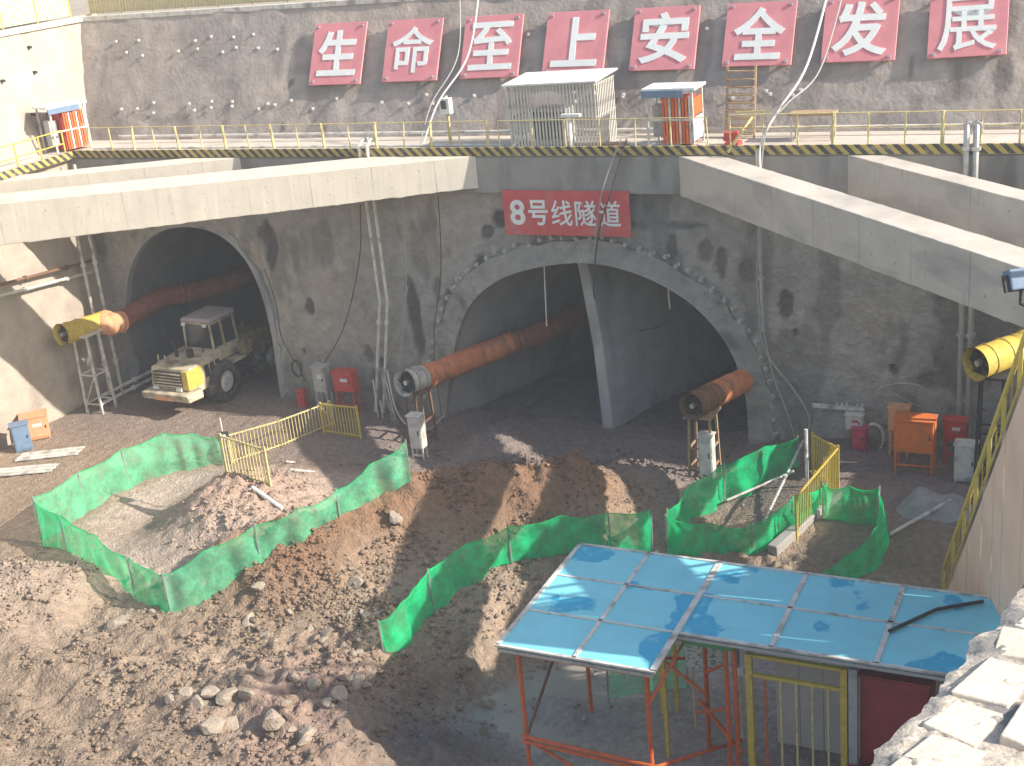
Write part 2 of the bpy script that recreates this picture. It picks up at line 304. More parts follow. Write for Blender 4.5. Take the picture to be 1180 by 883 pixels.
def spline(pts, n=8):
    pts = [Vector(p) for p in pts]; out = []
    for i in range(len(pts) - 1):
        p0, p1, p2, p3 = pts[max(i - 1, 0)], pts[i], pts[i + 1], pts[min(i + 2, len(pts) - 1)]
        for k in range(n):
            t = k / n; out.append(.5 * ((2 * p1) + (p2 - p0) * t + (2 * p0 - 5 * p1 + 4 * p2 - p3) * t * t + (3 * p1 - p0 - 3 * p2 + p3) * t ** 3))
    return out + [pts[-1]]
def gridmesh(name, P, keep, material, parent=None, smooth=True, cols=None, org=(0, 0, 0)):   # P: array (nu, nv, 3)
    nu, nv = P.shape[:2]; idx = np.arange(nu * nv).reshape(nu, nv)
    q = np.stack([idx[:-1, :-1], idx[1:, :-1], idx[1:, 1:], idx[:-1, 1:]], -1).reshape(-1, 4)
    if keep is not None: q = q[keep.reshape(-1)]
    me = bpy.data.meshes.new(name); v = P.reshape(-1, 3) - np.array(org)
    used = np.unique(q); remap = np.full(nu * nv, -1); remap[used] = np.arange(len(used)); v = v[used]; q = remap[q]
    me.vertices.add(len(v)); me.vertices.foreach_set('co', v.astype(np.float32).ravel())
    me.loops.add(q.size); me.loops.foreach_set('vertex_index', q.ravel().astype(np.int32))
    me.polygons.add(len(q)); me.polygons.foreach_set('loop_start', np.arange(0, q.size, 4, dtype=np.int32))
    me.update(calc_edges=True); me.validate()
    if cols is not None:
        ca = me.color_attributes.new('soil', 'FLOAT_COLOR', 'POINT'); c = cols.reshape(-1, 3)[used]
        ca.data.foreach_set('color', np.concatenate([c, np.ones((len(c), 1))], 1).astype(np.float32).ravel())
    if smooth: me.shade_smooth()
    me.materials.append(material); o = bpy.data.objects.new(name, me); COL.objects.link(o); o.location = org
    if parent: o.parent = parent; o.location = (0, 0, 0)
    ORG[o.name] = Vector(org)
    return o

# ------------------------------------------------------------------ the pit floor and the land around
XL, XR = -43.8, 9.0
def soil_cols(x, y, z):
    def c(*a): return np.array(a)
    road = c(.30, .225, .16); brown = c(.25, .145, .085); pale = c(.47, .375, .31); grey = c(.25, .20, .175); mud = c(.37, .325, .29); tan = c(.385, .295, .215); pinkish = c(.31, .212, .17)
    n = fbm(x * .5, y * .5, 4, 3)
    k = np.ones(x.shape + (1,)) * road
    def mixin(k, col, f): f = np.clip(f, 0, 1)[..., None]; return k * (1 - f) + col * f
    k = mixin(k, tan, sst(-.1, .35, fbm(x * .3, y * .3, 3, 5)) * .7)
    k = mixin(k, grey, sst(-7.5, -4.5, y + .6 * n) * (1 - .35 * sst(-30, -34, x)))  # floor by the headwall greyed, its shade put into the soil colour
    k = mixin(k, brown, 1.25 * np.exp(-((segdist(x, y, RIDGE) + .8 * n) / 2.2) ** 2))
    k = mixin(k, pinkish, .9 * gauss(x, y, -19.8, -20.4, 2.0, 2.6, .2))
    k = mixin(k, pale, sst(.2, -.6, sdist(x, y, NETPOLY)) * (.75 + .6 * n))
    k = mixin(k, c(.42, .30, .225), 1.1 * gauss(x, y, -28.6, -10.6, 2.6, 2.8))
    k = mixin(k, pale, .8 * gauss(x, y, -33, -18.5, 3.6, 2.6, .4) * (.6 + n))
    sd = sdist(x, y, PIT)
    k = mixin(k, mud, (1 - sst(-2.6, -1.6, sd)))
    k = mixin(k, grey * .72, gauss(x, y, -16.4, -19.6, 1.9, 1.6) * 1.2)
    k = mixin(k, c(.40, .335, .31), (1 - sst(-4, -2, sd)) * sst(-12.5, -11, x))
    return k * .9
step = .105
gx = np.arange(XL, XR + .01, step); gy = np.arange(-31, 1.6, step); X, Y = np.meshgrid(gx, gy, indexing='ij'); Zt = Hh(X, Y)
tag(gridmesh('ground', np.stack([X, Y, Zt], -1), None, SOIL, cols=soil_cols(X, Y, Zt)), kind='structure')
gx2 = np.linspace(XL, XR, 60); gy2 = np.linspace(-62, -30.9, 40); X2, Y2 = np.meshgrid(gx2, gy2, indexing='ij'); Z2 = Hbase(X2, np.maximum(Y2, -31)) - .06
tag(gridmesh('ground_near', np.stack([X2, Y2, Z2], -1), None, SOIL, cols=soil_cols(X2, Y2, Z2)), kind='structure')
WATER = mat('muddy_water', (.31, .275, .235), .18, var=.08, scale=.8, bump=.03, bscale=3, spec=.5)
def puddle(name, cx, cy, rx, ry, z, seed):
    mb = MB(); n = 40; pts = []
    for k in range(n):
        a_ = 2 * math.pi * k / n; r_ = 1 + .5 * float(vnoise(2.2 * math.cos(a_) + seed, 2.2 * math.sin(a_), 3)); pts.append((cx + rx * r_ * math.cos(a_), cy + ry * r_ * math.sin(a_), z))
    mb.add(pts, [tuple(range(n))]); return tag(mb.build(name, WATER), kind='structure')
puddle('water', -16.3, -15.2, 3.2, 3.4, -1.83, 1); puddle('pond_water', -32.6, -11.2, 1.6, 3.0, -.40, 5)
TOPY, TOPZ = 5.68, 16.45
def sheet(name, lo, hi, z, mt): return tag(MB().add([(lo[0], lo[1], z), (hi[0], lo[1], z), (hi[0], hi[1], z), (lo[0], hi[1], z)], [(0, 1, 2, 3)]).build(name, mt), kind='structure')
sheet('upper_ground', (-900, TOPY, ), (900, 1500), TOPZ - .02, UPG)
sheet('upper_ground_left', (-900, -900), (-47.0, TOPY), TOPZ - .02, UPG)
sheet('upper_ground_right', (XR + .2, -900), (900, 3.0), 10.9, UPG)

# ------------------------------------------------------------------ headwall with portals
SK = math.radians(18); TDIR = V(math.sin(SK), math.cos(SK), 0); TDIRL = V(math.sin(math.radians(4)), math.cos(math.radians(4)), 0)
ARC_C = [(-26.5, -1.6), (-26.1, 0.2), (-25.75, 1.6), (-25.2, 3.4), (-24.35, 4.95), (-22.9, 6.05), (-20.9, 6.65), (-18.8, 6.8), (-16.75, 6.3), (-15.0, 5.28), (-13.75, 3.75), (-13.2, 2.0), (-13.1, .3), (-13.15, -1.6)]
ARC_L = [(-42.9, -1.2), (-42.95, .6), (-42.8, 2.6), (-42.35, 4.5), (-41.5, 6.2), (-40.0, 7.45), (-38.2, 7.85), (-36.5, 7.55), (-35.35, 6.6), (-34.75, 5.2), (-34.5, 3.2), (-34.55, 1), (-34.6, -1.2)]
def prof(arc, n=5): return [(p.x, p.y) for p in spline([(a, b, 0) for a, b in arc], n)]
PC, PL = prof(ARC_C), prof(ARC_L)
def offs(pr, d):
    out = []
    for i, (x, z) in enumerate(pr):
        a = pr[max(i - 1, 0)]; b = pr[min(i + 1, len(pr) - 1)]; tx, tz = b[0] - a[0], b[1] - a[1]; l = math.hypot(tx, tz); out.append((x - tz / l * d, z + tx / l * d))
    return out
hw = thing('headwall', 'grey shotcrete headwall pierced by two tunnel portals', 'wall', (-20, 0, 0))
def relief(u, v, a, k): return a * (fbm(u * .35, v * .35, 3, k) + .4 * fbm(u * 1.6, v * 1.6, 4, k + 2) + .16 * np.abs(fbm(u * 4.5, v * 4.5, 2, k + 4)))
ux = np.arange(XL - .2, XR + .3, .1); uz = np.arange(-2, 11.0, .1); U, W_ = np.meshgrid(ux, uz, indexing='ij')
dep = relief(U, W_, .22, 1) + .05
def wallcols(U, W_, spots, base, alt, stc, kk):
    c = np.ones(U.shape + (1,)) * np.array(base); f = sst(-.05, .4, fbm(U * .22, W_ * .22, 4, kk))[..., None]; c = c * (1 - f) + np.array(alt) * f
    st = sst(.16, .34, fbm(U * .8, W_ * .28 + 7, 4, kk + 2)) * .45
    for (u0, w0, a, b, k_) in spots:
        d = np.hypot((U - u0) / a, (W_ - w0) / b) + .75 * fbm(U * 1.5 + u0, W_ * 1.1, 4, kk + 1); st = np.maximum(st, k_ * (1 - sst(.75, 1.05, d)))
    return c * (1 - st[..., None]) + np.array(stc) * st[..., None], st
def spots_px(lst, pick, scale=1 / 31.):
    out = []
    for (px, py, hw_, hh_, k_) in lst: q = pick((px, py)); out.append((q[0], q[1], hw_ * scale, hh_ * scale, k_))
    return out
WS = spots_px([(312, 285, 13, 34, 1), (300, 270, 10, 14, .8), (357, 355, 7, 11, 1), (350, 405, 4, 6, .8), (478, 372, 10, 52, 1), (470, 330, 7, 20, .8), (516, 362, 9, 28, .9), (503, 335, 6, 22, .7), (551, 310, 9, 17, 1), (575, 252, 11, 13, 1), (560, 268, 8, 8, .9), (772, 285, 8, 22, .85), (812, 290, 9, 14, .7), (830, 308, 6, 20, .85), (860, 314, 9, 18, .8), (785, 262, 34, 6, .7), (905, 356, 8, 16, .9), (916, 384, 5, 11, 1), (1028, 427, 6, 9, 1), (1098, 390, 20, 66, .6), (1085, 440, 22, 12, .55), (1148, 375, 26, 60, .6), (523, 405, 6, 22, .8), (405, 330, 26, 20, .15), (700, 260, 60, 12, .5), (425, 410, 8, 20, .7), (440, 420, 7, 10, .9)], lambda p: (ony(p, 0).x, ony(p, 0).z))
WC, WST = wallcols(U, W_, WS, (.315, .30, .275), (.365, .325, .285), (.105, .10, .095), 1); dep = dep + .12 * WST
uc = (U[:-1, :-1] + .05); wc = (W_[:-1, :-1] + .05)
keep = ~(inside(uc, wc, offs(PC, .2)) | inside(uc, wc, offs(PL, .12)))
gridmesh('facing', np.stack([U, dep, W_], -1), keep, SHOT, parent=hw, cols=WC, org=(-20, 0, 0))
def ring(pr, th, y0, y1, bump):
    m_ = MB(); out = offs(pr, th); n = len(pr)
    for i, ((a, b), (c, d)) in enumerate(zip(pr, out)):
        j = bump * vnoise(i * .9, th * 7, 2); c += j; d += j
        m_.v += [(a, y0, b), (c, y0 + .03, d), (c, y1, d), (a, y1, b)]
    for i in range(n - 1):
        o = i * 4; m_.f += [(o, o + 1, o + 5, o + 4), (o + 1, o + 2, o + 6, o + 5), (o + 2, o + 3, o + 7, o + 6), (o + 3, o, o + 4, o + 7)]
    return m_
ring(PC, .9, -.12, .6, .35).build('portal_ring', RING, hw, smooth=True)
ring(PL, .26, -.03, .6, .2).build('portal_ring', LIN, hw, smooth=True)
# stubs of the pipe umbrella round the centre portal
po = offs(PC, 1.0); seg = [math.dist(po[i], po[i + 1]) for i in range(len(po) - 1)]; cum = np.concatenate([[0], np.cumsum(seg)])
stub0 = None; nst = 46
for i in range(nst):
    t = 2.2 + (cum[-1] - 4.2) * i / (nst - 1); k = int(np.searchsorted(cum, t)) - 1; f = (t - cum[k]) / seg[k]
    x = po[k][0] + (po[k + 1][0] - po[k][0]) * f + random.uniform(-.06, .06); z = po[k][1] + (po[k + 1][1] - po[k][1]) * f + random.uniform(-.08, .08)
    if stub0 is None:
        mb = MB(); mb.tube([(0, .1, 0), (0, -.2, 0)], [.07, .07], 8); mb.tube([(0, -.12, 0), (0, -.16, 0)], .1, 6); stub0 = mb.build('pipe_stub', WHITED, hw, smooth=True, org=(0, 0, 0)); stub0.location = V(x, .02, z) - V(-20, 0, 0)
    else: share(stub0, hw, loc=(x, .02 + random.uniform(-.05, .08), z), rot=(random.uniform(-.2, .2), 0, random.uniform(-.3, .3)))
mb = MB()
for a, b in ((XL, XR),):
    mb.b2((a, -.3, 9.55), (b, .4, 10.95))
mb.build('waler_beam', CONCD, hw, bevel=.03)
def tunnel(name, label, pr, d, L, mt):
    t = thing(name, label, 'tunnel', (pr[0][0], .5, -.5)); m_ = MB(); n = len(pr); K = 14
    for k in range(K + 1):
        o = d * (L * k / K)
        for i, (x, z) in enumerate(pr): 
            j = .05 * vnoise(i * .8, k * 1.3, 3); m_.v.append((x + o.x + j, .3 + o.y, z + j))
    for k in range(K):
        for i in range(n - 1): a = k * n + i; m_.f.append((a, a + 1, a + n + 1, a + n))
    m_.f.append(tuple(K * n + i for i in range(n)))
    m_.build('lining', mt, t, smooth=True); return t
tc_ = tunnel('road_tunnel', 'wide central tunnel bore split by an upright dividing wall', PC, TDIR, 45, LIN)
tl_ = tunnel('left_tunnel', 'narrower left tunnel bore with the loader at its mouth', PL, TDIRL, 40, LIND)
# dividing wall in the centre bore
pw = MB(); px0 = onz((706, 493), -.5); xw = px0.x; yw = px0.y
K = 20
for k in range(2):
    o = TDIR * (0 if k == 0 else 40)
    for (dx, zz) in ((0.05, -1.2), (-.15, 3), (-.5, 6.1), (-.62, 6.9), (-1.1, 6.95), (-.95, 6.1), (-.6, 3), (-.42, -1.2)):
        pw.v.append((xw + dx + o.x, yw + o.y, zz))
pw.f = [(0, 1, 2, 3, 4, 5, 6, 7), (15, 14, 13, 12, 11, 10, 9, 8)] + [(i, (i + 1) % 8, 8 + (i + 1) % 8, 8 + i) for i in range(8)]
pw.build('dividing_wall', mat('dividing_wall_concrete', (.42, .41, .395), .85, var=.2, scale=.9, bump=.5, bscale=5, stain=(.25, .24, .23), stainscale=.5, stainstretch=(1, 1, .4)), tc_, bevel=.05)
def tfloor(name, x0, x1, d, L, z):
    n1, n2 = 40, 110; P = np.zeros((n1, n2, 3))
    for i in range(n1):
        for k in range(n2):
            s = 1.2 + (L) * k / (n2 - 1); P[i, k] = (x0 + (x1 - x0) * i / (n1 - 1) + d.x * s, d.y * s, 0)
    P[..., 2] = z + .25 * fbm(P[..., 0] * .5, P[..., 1] * .5, 4, 2) + .22 * np.abs(fbm(P[..., 0] * 2, P[..., 1] * 2, 3, 3)) + .02
    return tag(gridmesh(name, P, None, TFLOOR), kind='structure')
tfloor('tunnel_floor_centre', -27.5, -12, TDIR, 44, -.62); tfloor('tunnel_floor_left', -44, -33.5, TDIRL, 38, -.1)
kb = MB(); a = onz((520, 508), -.4); kb.bar(a + TDIR * 2 - V(0, 0, .15), a + TDIR * 30 - V(0, 0, .15), .35, .5); kb.build('kerb', TFLOOR, tc_, bevel=.05)

# ------------------------------------------------------------------ slope wall above, side walls, decks
slw = thing('slope_wall', 'tall raked shotcrete slope wall studded with soil nail heads, carrying the slogan boards', 'wall', (-20, 3, 11))
us = np.arange(-48.4, 30, .14); vs_ = np.arange(-.3, 6.0, .14); U, W_ = np.meshgrid(us, vs_, indexing='ij'); dpt = relief(U, W_, .09, 2)
P = np.stack([U, 3 + W_ * SU.y + dpt * SN.y, 11.2 + W_ * SU.z + dpt * SN.z], -1)
SS = spots_px([(1048, 82, 5, 26, .9), (1103, 92, 8, 26, .8), (1155, 85, 12, 32, .8), (712, 110, 12, 40, .6), (640, 60, 12, 40, .35), (610, 100, 8, 26, .4), (812, 60, 9, 60, .5), (930, 40, 10, 50, .4), (1160, 20, 10, 30, .6), (335, 96, 4, 6, 1), (325, 148, 5, 8, .9), (373, 150, 4, 8, .9), (230, 60, 60, 40, .2), (690, 120, 20, 30, .3), (880, 100, 24, 20, .3)], lambda p: (onslope(p).x, (onslope(p).z - 11.2) / SU.z))
SC, SST = wallcols(U, W_, SS, (.33, .29, .26), (.40, .335, .285), (.15, .13, .12), 2)
gridmesh('facing', P, None, SHOTU, parent=slw, cols=SC, org=(-20, 3, 11))
mb = MB(); mb.b2((-47, TOPY - .1, TOPZ - .12), (30, TOPY + .35, TOPZ + .1)); mb.build('coping', WHITED, slw, bevel=.02)
nails = []
for row, (v0, nn, x0, x1) in enumerate(((4.55, 34, -44.3, -8), (4.0, 34, -43.8, -8), (1.55, 30, -44.2, -12), (1.28, 30, -43.7, -12))):
    for i in range(nn):
        x = x0 + (x1 - x0) * i / (nn - 1) + random.uniform(-.25, .25); v = v0 + random.uniform(-.12, .12)
        if row < 2 and x > -33.9 and random.random() < .6: continue
        if random.random() < .3: continue
        nails.append((x, v))
nail0 = None
for x, v in nails:
    p = V(x, 3, 11.2) + SU * v + SN * .06
    if nail0 is None:
        mb = MB(); mb.box((0, 0, 0), (.14, .14, .03)); mb.tube([(0, 0, 0), (0, 0, .08)], .035, 6); nail0 = mb.build('nail_head', WHITED, slw, org=(0, 0, 0)); nail0.location = p - V(-20, 3, 11); nail0.rotation_euler = SN.to_track_quat('Z', 'Y').to_euler()
    else: share(nail0, slw, loc=p, rot=nail0.rotation_euler)
lw = thing('left_pit_wall', 'sunlit shotcrete side wall along the left edge of the pit', 'wall', (XL, -15, 0))
uy = np.arange(-40, .4, .2); uz = np.arange(-1.5, 11.2, .2); U, W_ = np.meshgrid(uy, uz, indexing='ij')
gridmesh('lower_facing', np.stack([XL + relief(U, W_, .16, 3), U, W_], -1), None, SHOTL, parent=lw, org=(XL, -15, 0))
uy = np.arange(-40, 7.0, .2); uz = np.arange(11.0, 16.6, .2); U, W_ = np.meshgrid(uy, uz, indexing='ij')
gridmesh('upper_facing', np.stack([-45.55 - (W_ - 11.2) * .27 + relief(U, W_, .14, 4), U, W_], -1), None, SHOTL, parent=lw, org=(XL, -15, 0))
mb = MB(); mb.b2((-47.3, -40, TOPZ - .12), (-46.8, TOPY, TOPZ + .1)); mb.build('coping', WHITED, lw, bevel=.02)
hole = None
for i in range(26):
    y = random.uniform(-7, 2.4); z = random.choice((12.8, 13.0, 14.4, 14.6, 15.6)) + random.uniform(-.1, .1); p = V(-45.5 - (z - 11.2) * .27, y, z)
    if hole is None: mb = MB(); mb.tube([(-.1, 0, 0), (.12, 0, 0)], .07, 6); hole = mb.build('nail_stub', DARK, lw, org=(0, 0, 0)); hole.location = p - V(XL, -15, 0)
    else: share(hole, lw, loc=p)
rw = thing('right_pit_wall', 'grey shotcrete side wall on the right, behind the walkway ramp', 'wall', (XR, -15, 0))
uy = np.arange(-40, .4, .3); uz = np.arange(-2.5, 11.2, .3); U, W_ = np.meshgrid(uy, uz, indexing='ij')
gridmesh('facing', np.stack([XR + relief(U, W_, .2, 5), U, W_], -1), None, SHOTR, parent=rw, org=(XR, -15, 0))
# decks
dk = thing('deck', 'concrete service deck above the portals with a black and yellow striped edge', 'deck', (-20, 0, 10.9))
MB().b2((XL - 1.9, -.25, 10.953), (30, 3.3, 11.12)).build('slab', CONC, dk)
MB().b2((XL + .35, -.36, 11.0), (30, -.26, 11.32)).build('striped_board', STRX, dk)
MB().tube([(-43, 2.3, 11.42), (9, 2.3, 11.42)], .06, 8).build('water_pipe', WHITED, dk, smooth=True)
MB().tube([(-43, .5, 11.24), (-22.5, .5, 11.24)], .05, 8).build('water_pipe', WHITED, dk, smooth=True)
dl = thing('side_deck', 'narrow service deck along the sunlit left wall with a yellow kick board', 'deck', (XL, -8, 10.9))
MB().b2((XL - 1.9, -40, 10.95), (XL + .3, -.27, 11.12)).build('slab', CONC2, dl)
MB().b2((XL + .3, -40, 11.0), (XL + .38, -.37, 11.3)).build('kick_board', STRY, dl)

# ------------------------------------------------------------------ struts
def strut(label, p0, d, L, wd, zt, zb0, zb1, mt, side):
    p0 = Vector(p0); d = Vector(d).normalized(); n = V(-d.y, d.x, 0) * side * wd; t = thing('concrete_strut', label, 'strut', (p0.x, p0.y, zb0), 'concrete struts bracing the pit corners')
    a = p0; b = p0 + d * L; mb = MB(); nseg = int(L * 6)
    for k in range(nseg + 1):
        q = a + d * (L * k / nseg); zb = zb0 + (zb1 - zb0) * k / nseg
        for j, (pp, zz) in enumerate(((q, zb), (q + n, zb), (q + n, zt), (q, zt))):
            mb.v.append((pp.x + .012 * vnoise(k * .7, j, 1) * 2, pp.y, zz + (.035 * float(vnoise(k * .55 + j * 3, j, 2)) - .12 * max(0, float(vnoise(k * 1.0, j, 4)) - .36)) * (1 if j < 2 else .3)))
    for k in range(nseg):
        o = k * 4
        for j in range(4): mb.f.append((o + j, o + (j + 1) % 4, o + 4 + (j + 1) % 4, o + 4 + j))
    mb.f += [(3, 2, 1, 0), tuple(nseg * 4 + j for j in range(4))]
    mb.build('beam', mt, t, bevel=.025)
    on = -n.normalized(); k = 1.6; jm = MATS['grey_joint_concrete'] if mt != CONC2 else MATS['joint_concrete']
    while k < L - 1:
        q = p0 + d * k - on * .006; zb = zb0 + (zb1 - zb0) * k / L; MB().bar((q.x, q.y, zb + .05), (q.x, q.y, zt - .03), .02, .022, d).build('formwork_joint', jm, t)
        for dk_ in (.6, 1.7):
            for fz in (.3, .72): h_ = p0 + d * (k + dk_); MB().tube([(h_.x - on.x * .02, h_.y - on.y * .02, zb + (zt - zb) * fz), (h_.x + on.x * .008, h_.y + on.y * .008, zb + (zt - zb) * fz)], .035, 8).build('tie_hole', jm, t)
        k += 2.4
    return t
strut('cream concrete strut on the left, its long face in full sun', (-23.35, -.302, 0), (-16.4, -8.3, 0), 22.6, 2.1, 11.0, 9.75, 9.3, CONC2, -1)
strut('sunlit concrete strut behind the left cream strut, mostly hidden below it', (-34.4, -.302, 0), (-16.4, -8.3, 0), 10.3, 1.2, 10.98, 9.75, 9.5, CONC2, -1)
strut('concrete strut on the right nearest the portal sign', (-15.25, -.302, 0), (1, -1, 0), 34, 1.15, 10.96, 9.5, 9.5, CONC, 1)
strut('second concrete strut on the right, behind the nearest one', (-9.3, -.302, 0), (1, -1, 0), 26, .85, 10.97, 9.5, 9.5, CONC, 1)
strut('third concrete strut at the right edge of the view', (-3.4, -.302, 0), (1, -1, 0), 17.4, .85, 10.95, 9.5, 9.5, CONC, 1)

# ------------------------------------------------------------------ railings
def railing(name, label, pts, h, bay, mt, group=None, r=.028, rails=(1.0, .5), heavy=0, lean=0):
    t = thing(name, label, 'railing', pts[0], group); post = None
    for a, b in zip(pts[:-1], pts[1:]):
        a = Vector(a); b = Vector(b); n = max(1, round((b - a).length / bay))
        for k in range(n + 1):
            if k == 0 and a != Vector(pts[0]): continue
            p = a.lerp(b, k / n)
            if post is None: post = MB().tube([(0, 0, 0), (0, 0, h)], r * 1.35, 6).build('post', mt, t, smooth=True, org=(0, 0, 0)); post.location = p - Vector(pts[0])
            else:
                c = share(post, t, loc=p)
                if lean: c.rotation_euler = (random.gauss(0, lean), random.gauss(0, lean), 0)
                if heavy and k % heavy == 0: c.scale = (1.9, 1.9, 1.02)
        for q in rails: MB().tube([a + V(0, 0, h * q), a.lerp(b, .5) + V(0, 0, h * q - .01), b + V(0, 0, h * q)], r, 6).build('rail', mt, t, smooth=True)
    return t
railing('guard_railing', 'yellow pipe guard railing on the deck at the right, below the last boards', [(-13.4, -.05, 11.12), (8, -.05, 11.12)], 1.22, 1.22, YELP, 'deck railings', .026, (1.0, .62), 3, .015)
railing('guard_railing', 'worn yellow guard railing on the deck left of the white cage', [(-42.6, -.05, 11.12), (-22.9, -.05, 11.12)], 1.15, 1.25, YELP, 'deck railings', .022, (1.0,), 2, .05)
railing('guard_railing', 'thin railing on the deck in front of the white cage and red kiosk', [(-22.4, -.05, 11.12), (-14.2, -.05, 11.12)], 1.15, 1.35, YELP, 'deck railings', .02, (1.0,), 0, .03)
railing('guard_railing', 'bright yellow railing along the left side deck by the kiosk', [(XL + .2, -.6, 11.12), (XL + .2, -12, 11.12)], 1.15, 1.5, YEL, 'deck railings', .028, (1.0, .5), 0, .02)

# ------------------------------------------------------------------ slogan boards
def glyph(ch, size, off, ext):
    c = bpy.data.curves.new('glyph', 'FONT'); c.body = ch; c.size = size; c.offset = off; c.extrude = ext; c.align_x = 'CENTER'; c.align_y = 'CENTER'; c.resolution_u = 4
    o = bpy.data.objects.new('glyph', c); COL.objects.link(o); bpy.context.view_layer.update()
    dg = bpy.context.evaluated_depsgraph_get(); me = bpy.data.meshes.new_from_object(o.evaluated_get(dg)); bpy.data.objects.remove(o); bpy.data.curves.remove(c)
    xs = [v.co.x for v in me.vertices]; ys = [v.co.y for v in me.vertices]; cx, cy = (min(xs) + max(xs)) / 2, (min(ys) + max(ys)) / 2
    for v in me.vertices: v.co.x -= cx; v.co.y -= cy
    return me, max(xs) - min(xs), max(ys) - min(ys)
def put_glyph(ch, size, off, ext, parent, M, mt, fit=None):
    me, w_, h_ = glyph(ch, size, off, ext)
    if fit: me.transform(Matrix.Diagonal((fit[0] / w_, fit[1] / h_, 1, 1)))
    me.transform(M); me.materials.clear(); me.materials.append(mt)
    o = bpy.data.objects.new('character', me); COL.objects.link(o); o.parent = parent; return o
Rsl = Matrix((V(1, 0, 0), SU, SN)).transposed().to_4x4()
for i, ch in enumerate('生命至上安全发展'):
    x = -33.33 + 3.69 * i + 1.39; zb = 13.14 + .035 * i; v = (zb - 11.2) / SU.z; hgt = 2.72 - .06 * i; c = V(x, 3, 11.2) + SU * (v + hgt / 2) + SN * .2
    t = thing('slogan_board', ('leftmost', 'second', 'third', 'fourth', 'fifth', 'sixth', 'seventh', 'last, rightmost')[i] + ' red slogan board from the left, with the white character ' + ch, 'sign', c - SU * hgt / 2, 'slogan boards on the slope wall'); w2 = 2.62; tilt = random.gauss(0, .012)
    Mx = Rsl @ Matrix.Rotation(tilt, 4, 'Z'); org = ORG[t.name]
    mb = MB(); mb.box((0, 0, 0), (w2, hgt, .08)); mb.v = [tuple((Mx @ Vector(q)) + c) for q in mb.v]; mb.build('panel', SIGNR, t, bevel=.01)
    put_glyph(ch, 2.3, {'命': .022, '展': .012, '至': .035}.get(ch, .05), .012, t, Matrix.Translation(c - org) @ Mx @ Matrix.Translation((0, .02, .055)), SIGNW, (1.95, 2.0))
    for dx, dy in ((-1.1, -1.2), (1.1, -1.2), (-1.1, 1.2), (1.1, 1.2)):
        mb = MB(); q = (Mx @ V(dx, dy * hgt / 2.7, 0)) + c; mb.bar(q - SN * .25, q + SN * .1, .1); mb.build('bracket', STEEL, t)
pt = thing('portal_sign', 'red portal sign with white lettering hung above the central tunnel', 'sign', (-19.75, -.42, 7.97))
MB().box((-19.74, -.40, 8.83), (5.15, .08, 1.72)).build('panel', SIGNR2, pt, bevel=.01)
Rf = Matrix((V(1, 0, 0), V(0, 0, 1), V(0, -1, 0))).transposed().to_4x4()
xx = -21.72
for ch, wd in (('8', .62), ('号', .8), ('线', .84), ('隧', .84), ('道', .84)):
    put_glyph(ch, 1.0, {'8': .022, '号': .018}.get(ch, .009), .012, pt, Matrix.Translation(V(xx, -.455, 8.85) - ORG[pt.name]) @ Rf, SIGNW, (wd, .98)); xx += .86 if ch == '8' else .97

# ------------------------------------------------------------------ things on the deck
def cage():
    t = thing('steel_cage', 'white barred steel cage with a flat roof on the deck', 'cage', (-20.3, 1.3, 11.12)); x0, x1, y0, y1, z0, z1 = -22.05, -18.55, .35, 2.35, 11.12, 13.55
    rf = MB(); rf.add([(x0 - .15, y0 - .2, z1 - .06), (x1 + .15, y0 - .2, z1 + .0), (x1 + .15, y1 + .1, z1 + .12), (x0 - .15, y1 + .1, z1 + .06)] + [(x0 - .15, y0 - .2, z1 + .0), (x1 + .15, y0 - .2, z1 + .06), (x1 + .15, y1 + .1, z1 + .18), (x0 - .15, y1 + .1, z1 + .12)], [(0, 1, 2, 3), (4, 5, 6, 7), (0, 1, 5, 4), (1, 2, 6, 5), (2, 3, 7, 6), (3, 0, 4, 7)]); rf.build('roof', WHITEP, t)
    for z in (z0 + .08, z0 + 1.15, z1 - .1):
        mb = MB(); mb.bar((x0, y0, z), (x1, y0, z), .05); mb.bar((x1, y0, z), (x1, y1, z), .05); mb.bar((x0, y0, z), (x0, y1, z), .05); mb.bar((x0, y1, z), (x1, y1, z), .05); mb.build('frame', STEEL, t)
    bar = None; n = 27
    for k in range(n):
        p = V(x0 + (x1 - x0) * k / (n - 1), y0 - .03, z0)
        if bar is None: bar = MB().b2((-.03, -.015, 0), (.03, .015, z1 - z0 - .06)).build('bar', WHITED, t, org=(0, 0, 0)); bar.location = p - ORG[t.name]
        else: share(bar, t, loc=p)
    for k in range(1, 12): share(bar, t, loc=(x1 + .03, y0 + (y1 - y0) * k / 12, z0), rot=(0, 0, math.pi / 2)); share(bar, t, loc=(x0 - .03, y0 + (y1 - y0) * k / 12, z0), rot=(0, 0, math.pi / 2))
    g = thing('transformer', 'dark electrical unit standing inside the white steel cage', 'machine', (-20.6, 1.4, 11.12))
    mb = MB(); mb.b2((-21.4, .9, 11.125), (-20.0, 1.9, 12.5)); mb.build('body', GREY, g, bevel=.03)
    for k in range(5): MB().b2((-21.3 + k * .28, .78, 11.4), (-21.2 + k * .28, .9, 12.4)).build('fin', DARK, g)
cage()
